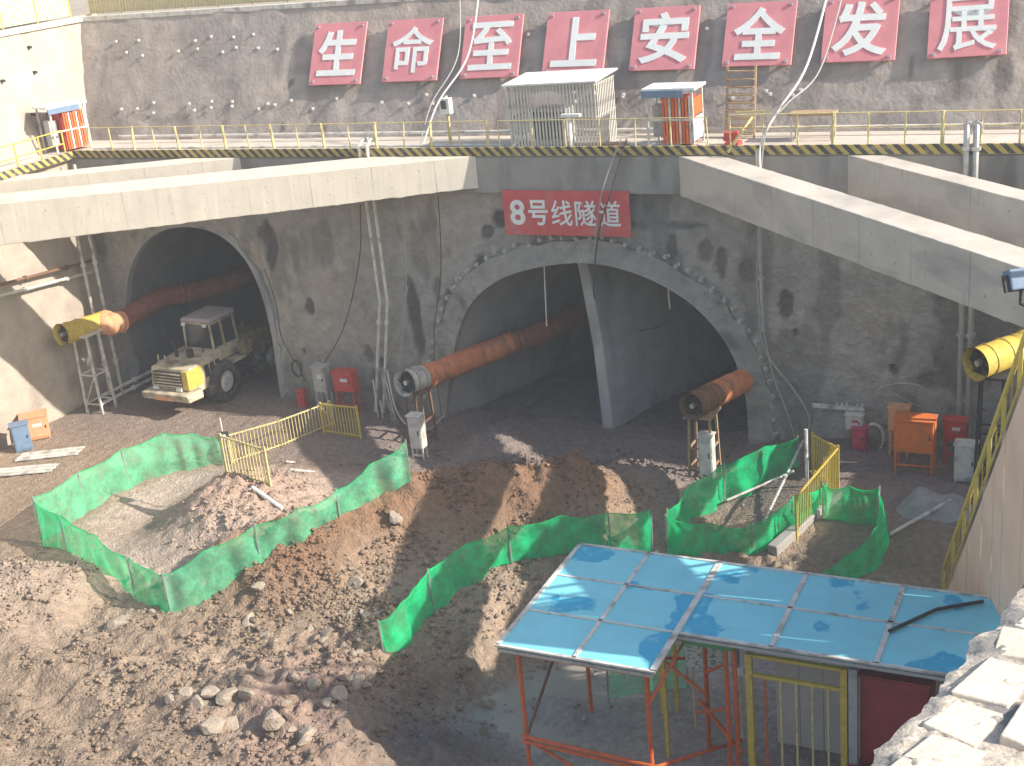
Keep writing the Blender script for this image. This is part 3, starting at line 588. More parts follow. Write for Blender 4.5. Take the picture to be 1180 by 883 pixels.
def kiosk(label, loc, rz):
    t = thing('distribution_kiosk', label, 'kiosk', loc, 'electrical kiosks on the decks'); ORG[t.name] = Vector((0, 0, 0))
    MB().b2((-1.0, -.6, 2.02), (1.0, .75, 2.12)).build('roof', WHITEP, t, bevel=.01)
    MB().b2((-.98, -.64, 1.80), (.55, -.56, 2.05)).build('fascia', BLUEP, t)
    for x in (-.85, .85):
        for y in (-.5, .65): MB().b2((x - .035, y - .035, 0), (x + .035, y + .035, 2.02)).build('post', WHITED, t)
    MB().b2((-.3, -.2, .05), (.72, .45, 1.75)).build('cabinet', REDB, t, bevel=.02)
    MB().b2((-.8, -.1, .3), (-.4, .4, 1.45)).build('side_cabinet', GREY, t, bevel=.02)
    for k in range(9): MB().b2((-.28 + .125 * k, -.54, .12), (-.2 + .125 * k, -.5, 1.8)).build('slat', (REDP, ORANGE, WHITED)[k % 3], t)
    MB().b2((-.85, -.55, .95), (.85, -.5, 1.02)).build('cross_rail', WHITED, t)
    MB().b2((.8, -.45, .2), (.86, .6, 1.0)).build('side_panel', WHITEP, t)
    MB().b2((.8, -.45, 1.1), (.86, .6, 1.7)).build('side_panel', REDP, t)
    t.rotation_euler.z = rz; return t
kiosk('red barred electrical kiosk with white and blue roof right of the white cage', (-15.75, .95, 11.12), 0)
pk = onx((82, 181), XL - .85); kiosk('sunlit orange and white kiosk on the left side deck', (XL - .85, pk.y, 11.12), math.radians(72))
# timber steps against the slope
st = thing('access_steps', 'brown timber access steps leaning against the slope beside the kiosk', 'steps', (-13.7, 2.4, 11.12))
a0, b0 = V(-14.15, 1.9, 11.12), V(-14.3, 3.0, 13.6)
for dx in (0, 1.05): MB().bar(a0 + V(dx, 0, 0), b0 + V(dx, 0, 0), .07, .12).build('stringer', WOOD, st)
for k in range(9):
    p = a0.lerp(b0, (k + .6) / 9.4); MB().b2((p.x + .03, p.y - .14, p.z - .03), (p.x + 1.02, p.y + .1, p.z + .02)).build('tread', WOOD, st)
MB().bar((-13.4, -.4, 11.1), (-12.7, .3, 12.2), .09).build('brace', YELP, st); MB().bar((-13.3, .4, 12.35), (-12.1, .4, 12.35), .05).build('handrail', YELP, st)
tb = thing('work_table', 'small pale steel table on the deck beside the timber steps', 'table', (-10.9, 1.6, 11.12))
MB().b2((-11.7, 1.3, 12.0), (-10.1, 2.1, 12.07)).build('top', WOOD, tb)
for x in (-11.6, -10.2):
    for y in (1.4, 2.0): MB().b2((x - .03, y - .03, 11.12), (x + .03, y + .03, 12.0)).build('leg', WHITED, tb)
eb = thing('switch_box', 'white switch box on a short post beside the hanging cables', 'electrical box', (-25.2, 1.2, 11.12)); q = ony((514, 122), 1.2)
MB().b2((q.x - .22, 1.05, q.z - .32), (q.x + .22, 1.35, q.z + .3)).build('case', WHITEP, eb, bevel=.02); MB().b2((q.x - .14, 1.02, q.z - .1), (q.x + .08, 1.05, q.z + .22)).build('window', GLASS, eb); MB().b2((q.x - .05, 1.2, 11.12), (q.x + .05, 1.3, q.z - .32)).build('post', YELP, eb)
q = ony((657, 150), .1); bo = thing('lamp_post', 'short white lamp post at the deck edge in front of the cage', 'post', (q.x, .1, 11.12))
MB().tube([(q.x, .1, 11.12), (q.x, .1, 12.35)], .07, 8).build('pole', WHITEP, bo, smooth=True); MB().b2((q.x - .3, .0, 12.35), (q.x + .45, .2, 12.45)).build('arm', WHITEP, bo)
for (pa, w_, d_, h_, mt, lab) in (((760, 152), 1.6, .6, .12, WHITED, 'flat bundle of pale boards lying on the deck before the kiosk'), ((690, 155), 2.2, .5, .1, WOOD, 'flat timber planks lying on the deck beside the cage'), ((842, 150), .5, .5, .45, REDB, 'small red crate at the foot of the timber steps')):
    q = ony(pa, .7); o = MB()
    for k in range(3): o.box((q.x + random.uniform(-.1, .1), .75 + random.uniform(-.1, .1), 11.13 + h_ * (k + .5) / 3), (w_, d_ / 1.2, h_ / 3.2), Matrix.Rotation(random.uniform(-.15, .15), 3, 'Z'))
    tag(o.build('board_bundle' if mt != REDB else 'crate', mt), lab, 'boards' if mt != REDB else 'crate')

# ------------------------------------------------------------------ fence and stacks above the slope
def topfence(label, a, b, mt, pm, n):
    t = thing('site_fence', label, 'fence', a); a = Vector(a); b = Vector(b); d = (b - a) / n
    for k in range(n):
        p = a + d * k; q = a + d * (k + 1)
        MB().bar(p + V(0, 0, .05), p + V(0, 0, 2.0), .09).build('post', pm, t)
        MB().bar(p + d * .02 + V(0, 0, 1.0), q - d * .02 + V(0, 0, 1.0), .03, 1.8).build('panel', mt, t)
        for j in range(1, 10): MB().bar(p + d * (j / 10) - V(0, .03, -.1), p + d * (j / 10) + V(0, -.03, 1.9), .035).build('picket', pm, t)
topfence('cream site fence with thin yellow pickets on top of the slope wall', (-46.9, TOPY + .7, TOPZ + .06), (-24, TOPY + .7, TOPZ + .06), HOARD, YELP, 12)
topfence('bright yellow site fence above the sunlit left wall', (-47.9, TOPY + .3, TOPZ + .06), (-47.9, -14, TOPZ + .06), HOARD, YEL, 9)

# ------------------------------------------------------------------ pipes and cables
def pipe(label, pts, r, mt, clamps=3, name='service_pipe', group='service pipes on the headwall'):
    t = thing(name, label, 'pipe', pts[0], group); P = [Vector(p) for p in pts]
    MB().tube(P, r, 8).build('tube', mt, t, smooth=True)
    for k in range(clamps):
        f = (k + .7) / (clamps + .4); i = int(f * (len(P) - 1)); q = P[i].lerp(P[i + 1], f * (len(P) - 1) - i); d = (P[i + 1] - P[i]).normalized()
        MB().tube([q - d * .06, q + d * .06], r * 1.7, 8).build('coupling', mt, t, smooth=True)
for i, px in enumerate((415, 424)):
    a = ony((px, 180), -.5); b = ony((px + 20, 490), -.5)
    pipe('white vertical pipe %s of the pair rising up the headwall to the deck' % ('left' if i == 0 else 'right'), [(a.x, .25, 11.5), (a.x, -.1, 11.66), (a.x, -.5, 11.5), (a.x, -.5, 5), (b.x + .0, -.5, .0)], .065, WHITED)
for i, px in enumerate((1113, 1124)):
    a = ony((px, 190), -.55)
    pipe('grey vertical pipe %s of the pair at the right end of the headwall' % ('left' if i == 0 else 'right'), [(a.x, .6, 11.55), (a.x, -.0, 11.95), (a.x, -.4, 11.9), (a.x, -.55, 11.6), (a.x, -.55, 6), (a.x, -.55, .5)], .1, STEEL, 4)
a = ony((873, 190), -.5); pipe('thin grey pipe dropping down the headwall right of the portal sign', [(a.x, -.5, 11.2), (a.x, -.5, 8), (a.x + .03, -.5, 4.6)], .07, STEEL, 2)
for i, (pt_, pb) in enumerate((((97, 262), (126, 446)), ((115, 262), (138, 438)))):
    a = onx(pt_, XL + .5 + .25 * i); b = onx(pb, XL + .5 + .25 * i)
    pipe('steel riser pipe %s of the pair in the left corner of the pit' % ('left' if i == 0 else 'right'), [(a.x, b.y, 10.8), (a.x, b.y, 5), (a.x, b.y, 0)], .075, WHITED, 4)
for i, yy in enumerate((0, 13)):
    a = onx((-60, 344 + yy), XL + .35); b = onx((108, 300 + yy), XL + .35)
    pipe('%s of the two pipes strapped along the left pit wall' % ('upper' if i == 0 else 'lower'), [a, a.lerp(b, .5), b], .07, RUST if i == 0 else WHITED, 3)
a = onx((118, 470), XL + .5); b = a + V(1.2, 8.5, .15)
a = onz((118, 456), .5); b = onz((180, 425), .55); pipe('upper of the two low pale pipes running into the left tunnel', [a, b, b + (b - a) * 1.5], .08, WHITED, 2); pipe('lower of the two low pale pipes running into the left tunnel', [a + V(.2, -.35, -.25), b + V(.2, -.35, -.25), b + (b - a) * 1.5 + V(.2, -.35, -.25)], .08, WHITED, 2)
def cable(label, pts, r, mt, n=8, group='cables hung about the headwall'):
    return tag(MB().tube(spline(pts, n), r, 6).build('cable', mt, None, smooth=True), label, 'cable', group)
W = lambda px, py, y=-.42: ony((px, py), y)
cable('pale cable strung from above the slope down to the deck left of the switch box', [onslope((572, -6)) + SN * 1.5, ony((540, 62), 2.0), ony((505, 118), .6), ony((488, 166), -.45)], .035, CABLEW)
cable('darker strand beside the pale cable left of the switch box', [onslope((548, -8)) + SN * 1.5, ony((528, 62), 2.0), ony((497, 120), .6), ony((484, 168), -.48)], .025, CABLE)
cable('white cable strung down across the character 发 board to the deck edge', [onslope((968, -8)) + SN * 1.5, ony((930, 75), 1.5), ony((895, 130), 0), ony((877, 165), -.5), W(876, 200, -.6)], .045, CABLEW)
cable('second pale cable sagging beside the white one at the character 发 board', [onslope((985, -8)) + SN * 1.5, ony((945, 80), 1.5), ony((905, 122), 0), ony((880, 165), -.52), W(872, 330, -.55)], .03, CABLE)
cable('pale cable falling from the deck across the portal sign', [ony((716, 160), -.5), W(700, 200, -.55), W(690, 240, -.55), W(684, 300, -.5)], .03, CABLE)
cable('dark cable falling across the portal sign into the arch', [ony((722, 160), -.5), W(706, 215, -.6), W(690, 268, -.6), W(684, 330, -.45), W(686, 345, .4)], .028, CABLED)
for i, (pp, r_, mt_, lb) in enumerate((([(465, 232), (468, 330), (462, 400), (452, 470), (430, 520)], .03, CABLE, 'grey cable hanging down the headwall left of the centre fan'),
    ([(505, 225), (508, 310), (500, 400), (512, 500)], .02, CABLED, 'thin black cable beside the arch left of the centre fan'),
    ([(470, 330), (460, 380), (438, 440), (428, 500), (440, 540)], .028, CABLE, 'grey cable looping behind the left fence beside the red box'),
    ([(415, 235), (414, 300), (395, 380), (365, 430)], .022, CABLED, 'black cable curving down the headwall to the grey cabinet'),
    ([(305, 310), (318, 350), (325, 390), (345, 425), (352, 440)], .022, CABLED, 'black cable hung around the left portal edge'),
    ([(440, 430), (450, 470), (475, 500), (492, 515)], .03, CABLE, 'grey cable drooping to the centre fan cabinet'),
    ([(873, 330), (880, 400), (915, 450), (932, 480), (930, 505)], .035, CABLE, 'grey cable descending beside the arch to the yellow railing'),
    ([(873, 345), (890, 430), (905, 470), (918, 510)], .028, CABLE, 'thin grey cable falling right of the arch'),
    ([(1000, 462), (1020, 445), (1060, 445), (1085, 475)], .03, CABLE, 'grey cable arched over the orange cabinet'),
    ([(1015, 444), (1045, 462), (1080, 475), (1090, 470)], .025, CABLE, 'lower grey cable slanting to the wall behind the orange cabinet'),
    ([(690, 345), (715, 378), (755, 378), (800, 355)], .025, CABLED, 'black cable sagging inside the central tunnel'))):
    y_ = -.42 if '1000' not in str(pp) else -.5
    cable(lb, [ony(q, (3.5 if 'inside' in lb else y_) - .02 * i) for q in pp], r_, mt_)
for px, py0, py1 in ((627, 303, 376), (769, 322, 356)):
    a = ony((px, py0), .6); b = ony((px + 3, py1), .6); cable('pale drop cord hanging from the crown of the central arch, %s one' % ('longer' if px < 700 else 'shorter'), [(a.x, .6, a.z + .2), a, b], .03, CABLEW, 3)
a = gp((340, 570)); b = ony((400, 505), -1.0); 
for k, (p_, q_) in enumerate((((470, 512), (330, 535)), ((475, 520), (335, 545)))):
    a = ony(p_, -1.5); b = gp(q_); mid = a.lerp(b, .5); mid.z -= .5; cable('white cable slung over the dark ground by the yellow fence, %s strand' % ('upper' if k == 0 else 'lower'), [a, mid, b + V(0, 0, .1)], .035, CABLEW)
a = ony((365, 466), -1.2); b = ony((430, 515), -1.6); c = ony((485, 515), -2); cable('white cable looping from the fence head to the centre fan cabinet', [a, a.lerp(b, .5) + V(0, 0, -.15), b, c], .03, CABLEW)
for k in range(7):
    x0, x1 = random.uniform(425, 450), random.uniform(470, 515); y0 = random.uniform(425, 470)
    cable('one of the grey cables tangled between the red box and the centre fan', [ony((x0, y0), -.6 - .1 * k), ony((x0 + 12, y0 + random.uniform(40, 70)), -1.0 - .1 * k), ony(((x0 + x1) / 2 + 6, y0 + random.uniform(70, 95)), -1.4), ony((x1, random.uniform(470, 520)), -1.8)], random.choice((.022, .028, .034)), random.choice((CABLE, CABLEW, CABLE, CABLED)))
# hose coils
def coil(name, label, c, R, r, mt, ax='y', turns=4):
    pts = []
    for k in range(turns * 16 + 1):
        an = k / 16 * 2 * math.pi; rr = R * (1 + .1 * math.sin(k * .37)); pts.append((c.x + rr * math.cos(an) * .62, c.y - .05 + .05 * math.sin(k * 1.3), c.z + rr * math.sin(an)))
    return tag(MB().tube(pts, r, 6).build(name, mt, None, smooth=True), label, 'hose')
coil('hose_coil', 'white hose coil hung on the wall beside the pink box', ony((1008, 505), -.5), .55, .035, CABLEW)
coil('hose_coil', 'dark hose coil hung on the wall by the left portal', ony((343, 425), -.4), .38, .03, CABLED, turns=2)
# cable rack
a, b = ony((936, 467), -.45), ony((996, 467), -.45); rk = thing('cable_rack', 'pale horizontal cable rack with insulators on the right of the headwall', 'rack', a)
MB().bar(a, (b.x, b.y, a.z), .1, .14).build('rail', WHITED, rk)
for k in range(6): MB().tube([(a.x + .9 + .18 * k, -.5, a.z + .07), (a.x + .9 + .18 * k, -.5, a.z + .2)], .05, 6).build('insulator', WHITED, rk)
# dark wet scars in the wall built as hollows with rough rims
# ------------------------------------------------------------------ fans and ducts
def fan(label, mouth, d, rad, segs, hl, hm, rim, legs=None):
    mouth = Vector(mouth); d = Vector(d).normalized(); t = thing('ventilation_fan', label, 'fan', mouth, 'tunnel ventilation fans'); 
    x = d.cross(V(0, 0, 1)).normalized(); z = x.cross(d)
    mb = MB(); n = 20; rings = [(0, rad * 1.1), (.1, rad * 1.0), (hl, rad * 1.0), (hl + .02, rad * .98), (.12, rad * .88), (0, rad * 1.02)]
    for s, r in rings: mb.v += [tuple(mouth + d * s + (x * math.cos(2 * math.pi * k / n) + z * math.sin(2 * math.pi * k / n)) * r) for k in range(n)]
    for i in range(len(rings) - 1):
        for k in range(n): a = i * n + k; b = i * n + (k + 1) % n; mb.f.append((a, b, b + n, a + n))
    mb.build('housing', hm, t, smooth=True)
    MB().tube([mouth + d * .3, mouth + d * .34], rad * .9, 18).build('guard_plate', DARK, t)
    MB().tube([mouth + d * .05, mouth + d * .3], [rad * .2, rad * .26], 12).build('hub', STEEL, t, smooth=True)
    for k in range(6):
        an = k * math.pi / 3; u = x * math.cos(an) + z * math.sin(an); v = d.cross(u); mb = MB(); q = mouth + d * .2
        mb.add([q + u * rad * .2 - v * .04, q + u * rad * .88 - v * .08 + d * .05, q + u * rad * .88 + v * .08 - d * .03, q + u * rad * .2 + v * .04], [(0, 1, 2, 3)]); 
        mb.add([q + u * rad * .2 - v * .04 + d * .015, q + u * rad * .88 - v * .08 + d * .065, q + u * rad * .88 + v * .08 - d * .015, q + u * rad * .2 + v * .04 + d * .015], [(3, 2, 1, 0)]); mb.build('blade', DARK, t)
    for f_ in (.3, .75): MB().tube([mouth + d * hl * f_, mouth + d * (hl * f_ + .05)], rad * 1.06, 18).build('band', rim, t, smooth=True)
    for pts, mt, r0 in segs:
        pts = spline(pts, 16); rr = [r0 * (1 + .05 * math.sin(i * 2.1) + .05 * random.uniform(-1, 1)) for i in range(len(pts))]
        MB().tube(pts, rr, 18).build('duct', mt, t, smooth=True)
    return t
def stand(label, c, zt, w_, mt, cab=None, group='steel stands under the ventilation fans'):
    zb = gz(c.x, c.y) - .1; t = thing('fan_stand', label, 'stand', (c.x, c.y, zb), group)
    for sx in (-1, 1):
        for sy in (-1, 1): MB().bar((c.x + sx * w_ * .6, c.y + sy * w_ * .6, zb), (c.x + sx * w_ * .5, c.y + sy * w_ * .5, zt), .09).build('leg', mt, t)
    for z in (zb + .5, (zt + zb) / 2, zt - .06):
        for sx in (-1, 1): MB().bar((c.x + sx * w_ * .55, c.y - w_ * .55, z), (c.x + sx * w_ * .55, c.y + w_ * .55, z), .06).build('rail', mt, t)
        for sy in (-1, 1): MB().bar((c.x - w_ * .55, c.y + sy * w_ * .55, z), (c.x + w_ * .55, c.y + sy * w_ * .55, z), .06).build('rail', mt, t)
    MB().bar((c.x - w_ * .55, c.y - w_ * .56, zb + .5), (c.x + w_ * .55, c.y - w_ * .56, (zt + zb) / 2), .05).build('brace', mt, t)
    MB().b2((c.x - w_ * .7, c.y - w_ * .8, zt - .03), (c.x + w_ * .7, c.y + w_ * .8, zt + .04)).build('platform', mt, t)
# left fan
lm = onx((70, 386), -42.6); d = (onx((112, 373), -42.35) - lm); l1 = lm + d.normalized() * 2.6
LFz = lm.z
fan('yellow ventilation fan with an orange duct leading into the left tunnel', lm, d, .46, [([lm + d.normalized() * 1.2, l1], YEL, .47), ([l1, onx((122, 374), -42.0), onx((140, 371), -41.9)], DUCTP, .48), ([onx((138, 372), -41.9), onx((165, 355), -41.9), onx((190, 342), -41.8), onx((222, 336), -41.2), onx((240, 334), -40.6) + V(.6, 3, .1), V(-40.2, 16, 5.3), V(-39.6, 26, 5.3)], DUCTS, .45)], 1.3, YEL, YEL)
stand('weathered steel stand holding the yellow left fan', lm + d.normalized() * 1.2 + V(.1, 0, 0), lm.z - .3, .75, WHITED)
c_ = onz((100, 445), 1.2)
# centre fan
cm = ony((466, 442), -3.2); e = ony((628, 381), 3.6); d = (ony((520, 424), -.2) - cm); dn = d.normalized()
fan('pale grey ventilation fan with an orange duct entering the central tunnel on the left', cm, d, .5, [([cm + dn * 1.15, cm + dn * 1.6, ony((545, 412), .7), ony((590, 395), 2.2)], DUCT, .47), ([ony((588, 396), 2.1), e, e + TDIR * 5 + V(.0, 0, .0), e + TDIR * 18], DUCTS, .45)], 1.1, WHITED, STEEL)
stand('rusty steel stand under the centre fan', cm + dn * .7, cm.z - .5, .7, RUST)
rm = ony((796, 469), -3.4); d = (ony((853, 440), -.2) - rm); dn = d.normalized()
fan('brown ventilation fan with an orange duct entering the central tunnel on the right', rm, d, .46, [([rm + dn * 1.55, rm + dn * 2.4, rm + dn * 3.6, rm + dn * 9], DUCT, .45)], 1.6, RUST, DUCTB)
stand('steel stand with timber posts under the right tunnel fan', rm + dn * .7, rm.z - .48, .75, WOOD)
ym = ony((1124, 420), -3.2); d = V(.75, 1, .05)
fan('yellow ventilation fan at the right beside the walkway ramp', ym, d, .52, [([ym + d.normalized() * 1.5, ym + d.normalized() * 3.4], YEL, .5)], 1.6, YEL, YEL)
stand('dark steel stand under the yellow fan beside the ramp', ym + d.normalized() * .8, ym.z - .52, .7, DARK)
def cabinet(name, label, P, w_, d_, h_, mt, legs=0, cat='cabinet', door=True, light=None, rz=0):
    t = thing(name, label, cat, P); ORG[t.name] = Vector((0, 0, 0)); z0 = legs
    MB().b2((-w_ / 2, -d_ / 2, z0), (w_ / 2, d_ / 2, z0 + h_)).build('case', mt, t, bevel=.015)
    MB().b2((-w_ / 2 - .04, -d_ / 2 - .06, z0 + h_), (w_ / 2 + .04, d_ / 2 + .03, z0 + h_ + .05)).build('top', mt, t)
    if door:
        dd = MB().b2((-w_ / 2 + .04, -d_ / 2 - .02, z0 + .05), (w_ / 2 - .04, -d_ / 2 - .002, z0 + h_ - .04)).build('door', mt, t, bevel=.006)
        MB().b2((w_ / 2 - .14, -d_ / 2 - .05, z0 + h_ * .45), (w_ / 2 - .1, -d_ / 2 - .02, z0 + h_ * .58)).build('handle', DARK, dd)
        if light: MB().b2((-w_ * .1, -d_ / 2 - .03, z0 + h_ * .55), (w_ * .25, -d_ / 2 - .021, z0 + h_ * .72)).build('plate', light, t)
    if legs:
        for sx in (-1, 1):
            for sy in (-1, 1): MB().b2((sx * (w_ / 2 - .05) - .03, sy * (d_ / 2 - .05) - .03, 0), (sx * (w_ / 2 - .05) + .03, sy * (d_ / 2 - .05) + .03, z0)).build('leg', mt, t)
        MB().b2((-w_ / 2 + .05, -d_ / 2 + .03, legs * .4), (w_ / 2 - .05, -d_ / 2 + .08, legs * .4 + .05)).build('stretcher', mt, t)
    t.rotation_euler.z = rz; return t
def foot(p, y): q = ony(p, y); return V(q.x, y, gz(q.x, y) - .02)
def footz(p, y): q = ony(p, y); return q
cabinet('control_cabinet', 'grey control cabinet on the wall between the left portal and the red box', foot((376, 470), -.8), .62, .45, 1.15, GREY, .9, light=WHITEP)
cabinet('fire_box', 'red box on legs beside the grey control cabinet', foot((403, 470), -.8), .95, .5, .85, REDB, 1.05, cat='box', light=WHITEP)
cabinet('control_cabinet', 'pale green control cabinet on the stand below the centre fan', foot((487, 545), -4.0), .55, .4, 1.35, WHITED, .55)
cabinet('control_cabinet', 'pale control cabinet beside the stand of the right tunnel fan', foot((816, 545), -3.2), .5, .4, 1.5, WHITED, .25)
cabinet('fire_box', 'pink red box on the floor below the white hose coil', foot((991, 521), -.8), .5, .35, .72, PINK, .12, cat='box')
cabinet('meter_box', 'small pale box with a red mark on the wall under the cable rack', V(footz((985, 490), -.6).x, -.6, footz((985, 494), -.6).z), .62, .3, .55, WHITED, 0, cat='box', light=REDB)
cabinet('distribution_cabinet', 'large orange cabinet on legs standing by the right wall', foot((1054, 543), -2.2), 1.3, .7, 1.15, ORANGE, .85)
cabinet('distribution_cabinet', 'smaller faded orange cabinet behind the large one', foot((1036, 520), -.9), .7, .45, .85, DUCTP, 1.0)
cabinet('fire_box', 'red box with white plates right of the orange cabinets', foot((1100, 520), -1.2), .75, .4, .75, REDB, .9, cat='box', light=WHITEP)
cabinet('control_cabinet', 'pale grey cabinet on the floor by the foot of the ramp railing', foot((1113, 540), -2.6), .7, .5, 1.25, WHITED, .1)
cabinet('control_cabinet', 'blue cabinet at the far left foot of the pit wall', V(-42.6, -7.6, gz(-42.6, -7.6)), .7, .5, 1.1, BLUEP, .1, rz=.9)
q = gp((44, 505)); cabinet('pump_unit', 'dusty orange box beside the blue cabinet at the far left', q, 1.1, .8, .95, DUCTP, .1, cat='machine', rz=.8, light=WHITED)
q = gp((20, 500)); cabinet('pump_unit', 'pale narrow box between the blue cabinet and the orange box', q + V(-.2, .2, 0), .5, .5, 1.2, WHITED, .05, cat='machine', rz=.8)
cabinet('extinguisher_box', 'small dull red box on the ground by the left portal edge', foot((349, 462), -.7), .36, .3, .75, REDB, .05, cat='box')

# ------------------------------------------------------------------ wheel loader
def loader(P, rz):
    t = thing('wheel_loader', 'dusty white and yellow wheel loader at the left tunnel mouth, its rear facing out', 'loader', P); ORG[t.name] = Vector((0, 0, 0))
    body = MB(); body.prism([(-1.1, -2.0, .95), (-1.1, -2.15, 1.35), (-1.1, -2.0, 2.15), (-1.1, .25, 2.35), (-1.1, .25, .9)], (2.2, 0, 0)); bd = body.build('rear_body', LWHT, t, bevel=.07)
    MB().prism([(-1.35, -1.6, .75), (-1.35, -2.55, .8), (-1.35, -2.65, 1.15), (-1.35, -1.6, 1.2)], (2.7, 0, 0)).build('counterweight', LWHT, t, bevel=.06)
    MB().b2((-.55, -2.66, .86), (.5, -2.62, 1.02)).build('plate', DUCTP, t)
    gr = MB().b2((-.85, -2.2, 1.3), (.7, -2.06, 2.0)).build('radiator_grille', DARK, t)
    for k in range(5): MB().b2((-.88, -2.26, 1.36 + .14 * k), (.73, -2.17, 1.41 + .14 * k)).build('slat', LWHT, gr)
    for x in (-.75, .6): MB().b2((x - .14, -2.3, 1.2), (x + .14, -2.14, 1.34)).build('tail_light', WHITEP, t)
    MB().b2((.78, -2.2, 1.25), (1.12, -1.2, 2.1)).build('yellow_panel', YEL, t, bevel=.02)
    for k in range(3): MB().b2((1.1, -1.05 + .38 * k, 1.45), (1.13, -.78 + .38 * k, 2.0)).build('side_vent', DARK, t)
    MB().tube([(-.5, -.9, 2.2), (-.5, -.9, 2.85), (-.5, -1.05, 3.0)], .08, 8).build('exhaust_pipe', DARK, t, smooth=True)
    MB().tube([(.2, -.8, 2.2), (.2, -.8, 2.6)], .16, 10).build('air_filter', DARK, t, smooth=True)
    for x in (-.95, -.55): MB().bar((x, -1.6, 2.1), (x, -1.6, 2.55), .05).build('hand_rail', LWHT, t)
    MB().b2((-.8, .05, 1.7), (.85, 1.75, 2.3)).build('cab_base', LWHT, t, bevel=.04)
    for x in (-.78, .83):
        for y in (.08, .8, 1.72): MB().bar((x, y, 2.25), (x * .93, y * .96 + .03, 3.6), .075 if y != .8 else .09).build('cab_post', LYEL if y == .8 else LWHT, t)
    for z in (2.32, 3.52): MB().bar((-.78, .08, z), (.83, .08, z), .07).build('cab_rail', LWHT, t); MB().bar((.83, .08, z), (.83, 1.72, z), .07).build('cab_rail', LWHT, t)
    MB().prism([(-.74, .13, 2.3), (.79, .13, 2.3), (.74, .15, 3.54), (-.69, .15, 3.54)], (0, 1.52, 0)).build('glazing', GLASS, t)
    MB().b2((-.25, .5, 2.3), (.3, 1.0, 3.0)).build('seat', DARK, t)
    MB().prism([(-.85, -.02, 3.58), (.88, -.02, 3.58), (.8, .06, 3.76), (-.77, .06, 3.76)], (0, 1.82, 0)).build('cab_roof', mat('dusty_pink_grey_paint', (.36, .31, .30), .7, var=.2, scale=3, bump=.05), t, bevel=.05)
    for x in (-.6, .62): MB().b2((x - .1, -.1, 3.42), (x + .1, -.02, 3.56)).build('work_light', WHITEP, t)
    MB().bar((.86, 1.7, 3.0), (1.2, 1.8, 3.0), .03).build('mirror_arm', DARK, t); MB().b2((1.13, 1.74, 2.75), (1.3, 1.79, 3.15)).build('mirror', DARK, t)
    MB().tube([(.45, -.3, 2.3), (.5, -.1, 2.55), (.42, .05, 2.4)], .035, 6).build('hose', DARK, t, smooth=True)
    MB().b2((.8, -.2, 1.55), (1.4, 1.5, 1.66)).build('fender', LWHT, t, bevel=.03); MB().b2((-1.4, -.2, 1.55), (-.8, 1.5, 1.66)).build('fender', LWHT, t, bevel=.03)
    for k in range(3): MB().b2((.85, 1.0 + .1 * k, .7 + .3 * k), (1.35, 1.4, .76 + .3 * k)).build('step', DARK, t)
    MB().b2((-.55, .2, .6), (.55, 4.1, 1.45)).build('chassis', DARK, t, bevel=.05)
    MB().prism([(-.7, 2.2, 1.2), (-.7, 2.3, 2.3), (-.7, 3.2, 2.2), (-.7, 4.2, 1.2)], (1.4, 0, 0)).build('front_frame', LYEL, t, bevel=.04)
    for x in (-.55, .55): MB().tube([(x, 2.7, 2.1), (x, 4.0, 2.0), (x, 5.3, .8)], .16, 8).build('lift_arm', LYEL, t, smooth=True)
    bk = MB(); prf = [(5.2, .35), (5.05, .9), (5.3, 1.45), (6.3, 1.5), (6.2, 1.4), (5.4, 1.3), (5.2, .9), (5.35, .45), (6.6, .3), (6.6, .25)]
    bk.prism([(-1.45, y, z) for y, z in prf], (2.9, 0, 0)); bk.build('bucket', RUST, t)
    MB().b2((.75, 1.75, 1.55), (1.15, 2.3, 2.2)).build('tool_box', LYEL, t, bevel=.02)
    for y in (0, 3.25):
        MB().tube([(-1.0, y, .91), (1.0, y, .91)], .2, 10).build('axle', DARK, t, smooth=True)
        for s in (-1, 1):
            x = s * 1.08; mb = MB(); n = 28; pr_ = [(-.33, .5), (-.36, .78), (-.3, .9), (-.1, .93), (.1, .93), (.3, .9), (.36, .78), (.33, .5)]
            for (dx, r) in pr_: mb.v += [(x + dx, y + r * math.cos(2 * math.pi * k / n), .91 + r * math.sin(2 * math.pi * k / n)) for k in range(n)]
            for i in range(len(pr_) - 1):
                for k in range(n): a = i * n + k; b = i * n + (k + 1) % n; mb.f.append((a, b, b + n, a + n))
            wh = mb.build('wheel', RUBBER, t, smooth=True)
            lug = MB()
            for k in range(18):
                an = 2 * math.pi * k / 18
                for sd in (-1, 1): lug.box((x + sd * .14, y + .935 * math.cos(an + sd * .09), .91 + .935 * math.sin(an + sd * .09)), (.26, .05, .09), Matrix.Rotation(an, 3, 'X') @ Matrix.Rotation(sd * .5, 3, 'Y'))
            lug.build('tread', RUBBER, wh)
            MB().tube([(x - .22 * s, y, .91), (x + .2 * s, y, .91), (x + .24 * s, y, .91)], [.5, .5, .4], 24).build('rim', WHITED, wh, smooth=True)
            MB().tube([(x + .2 * s, y, .91), (x + .34 * s, y, .91)], [.2, .16], 12).build('hub', GREY, wh, smooth=True)
    t.rotation_euler.z = rz; return t
loader(V(-38.2, -.6, gz(-38.2, -.6) + .02), math.radians(-3))

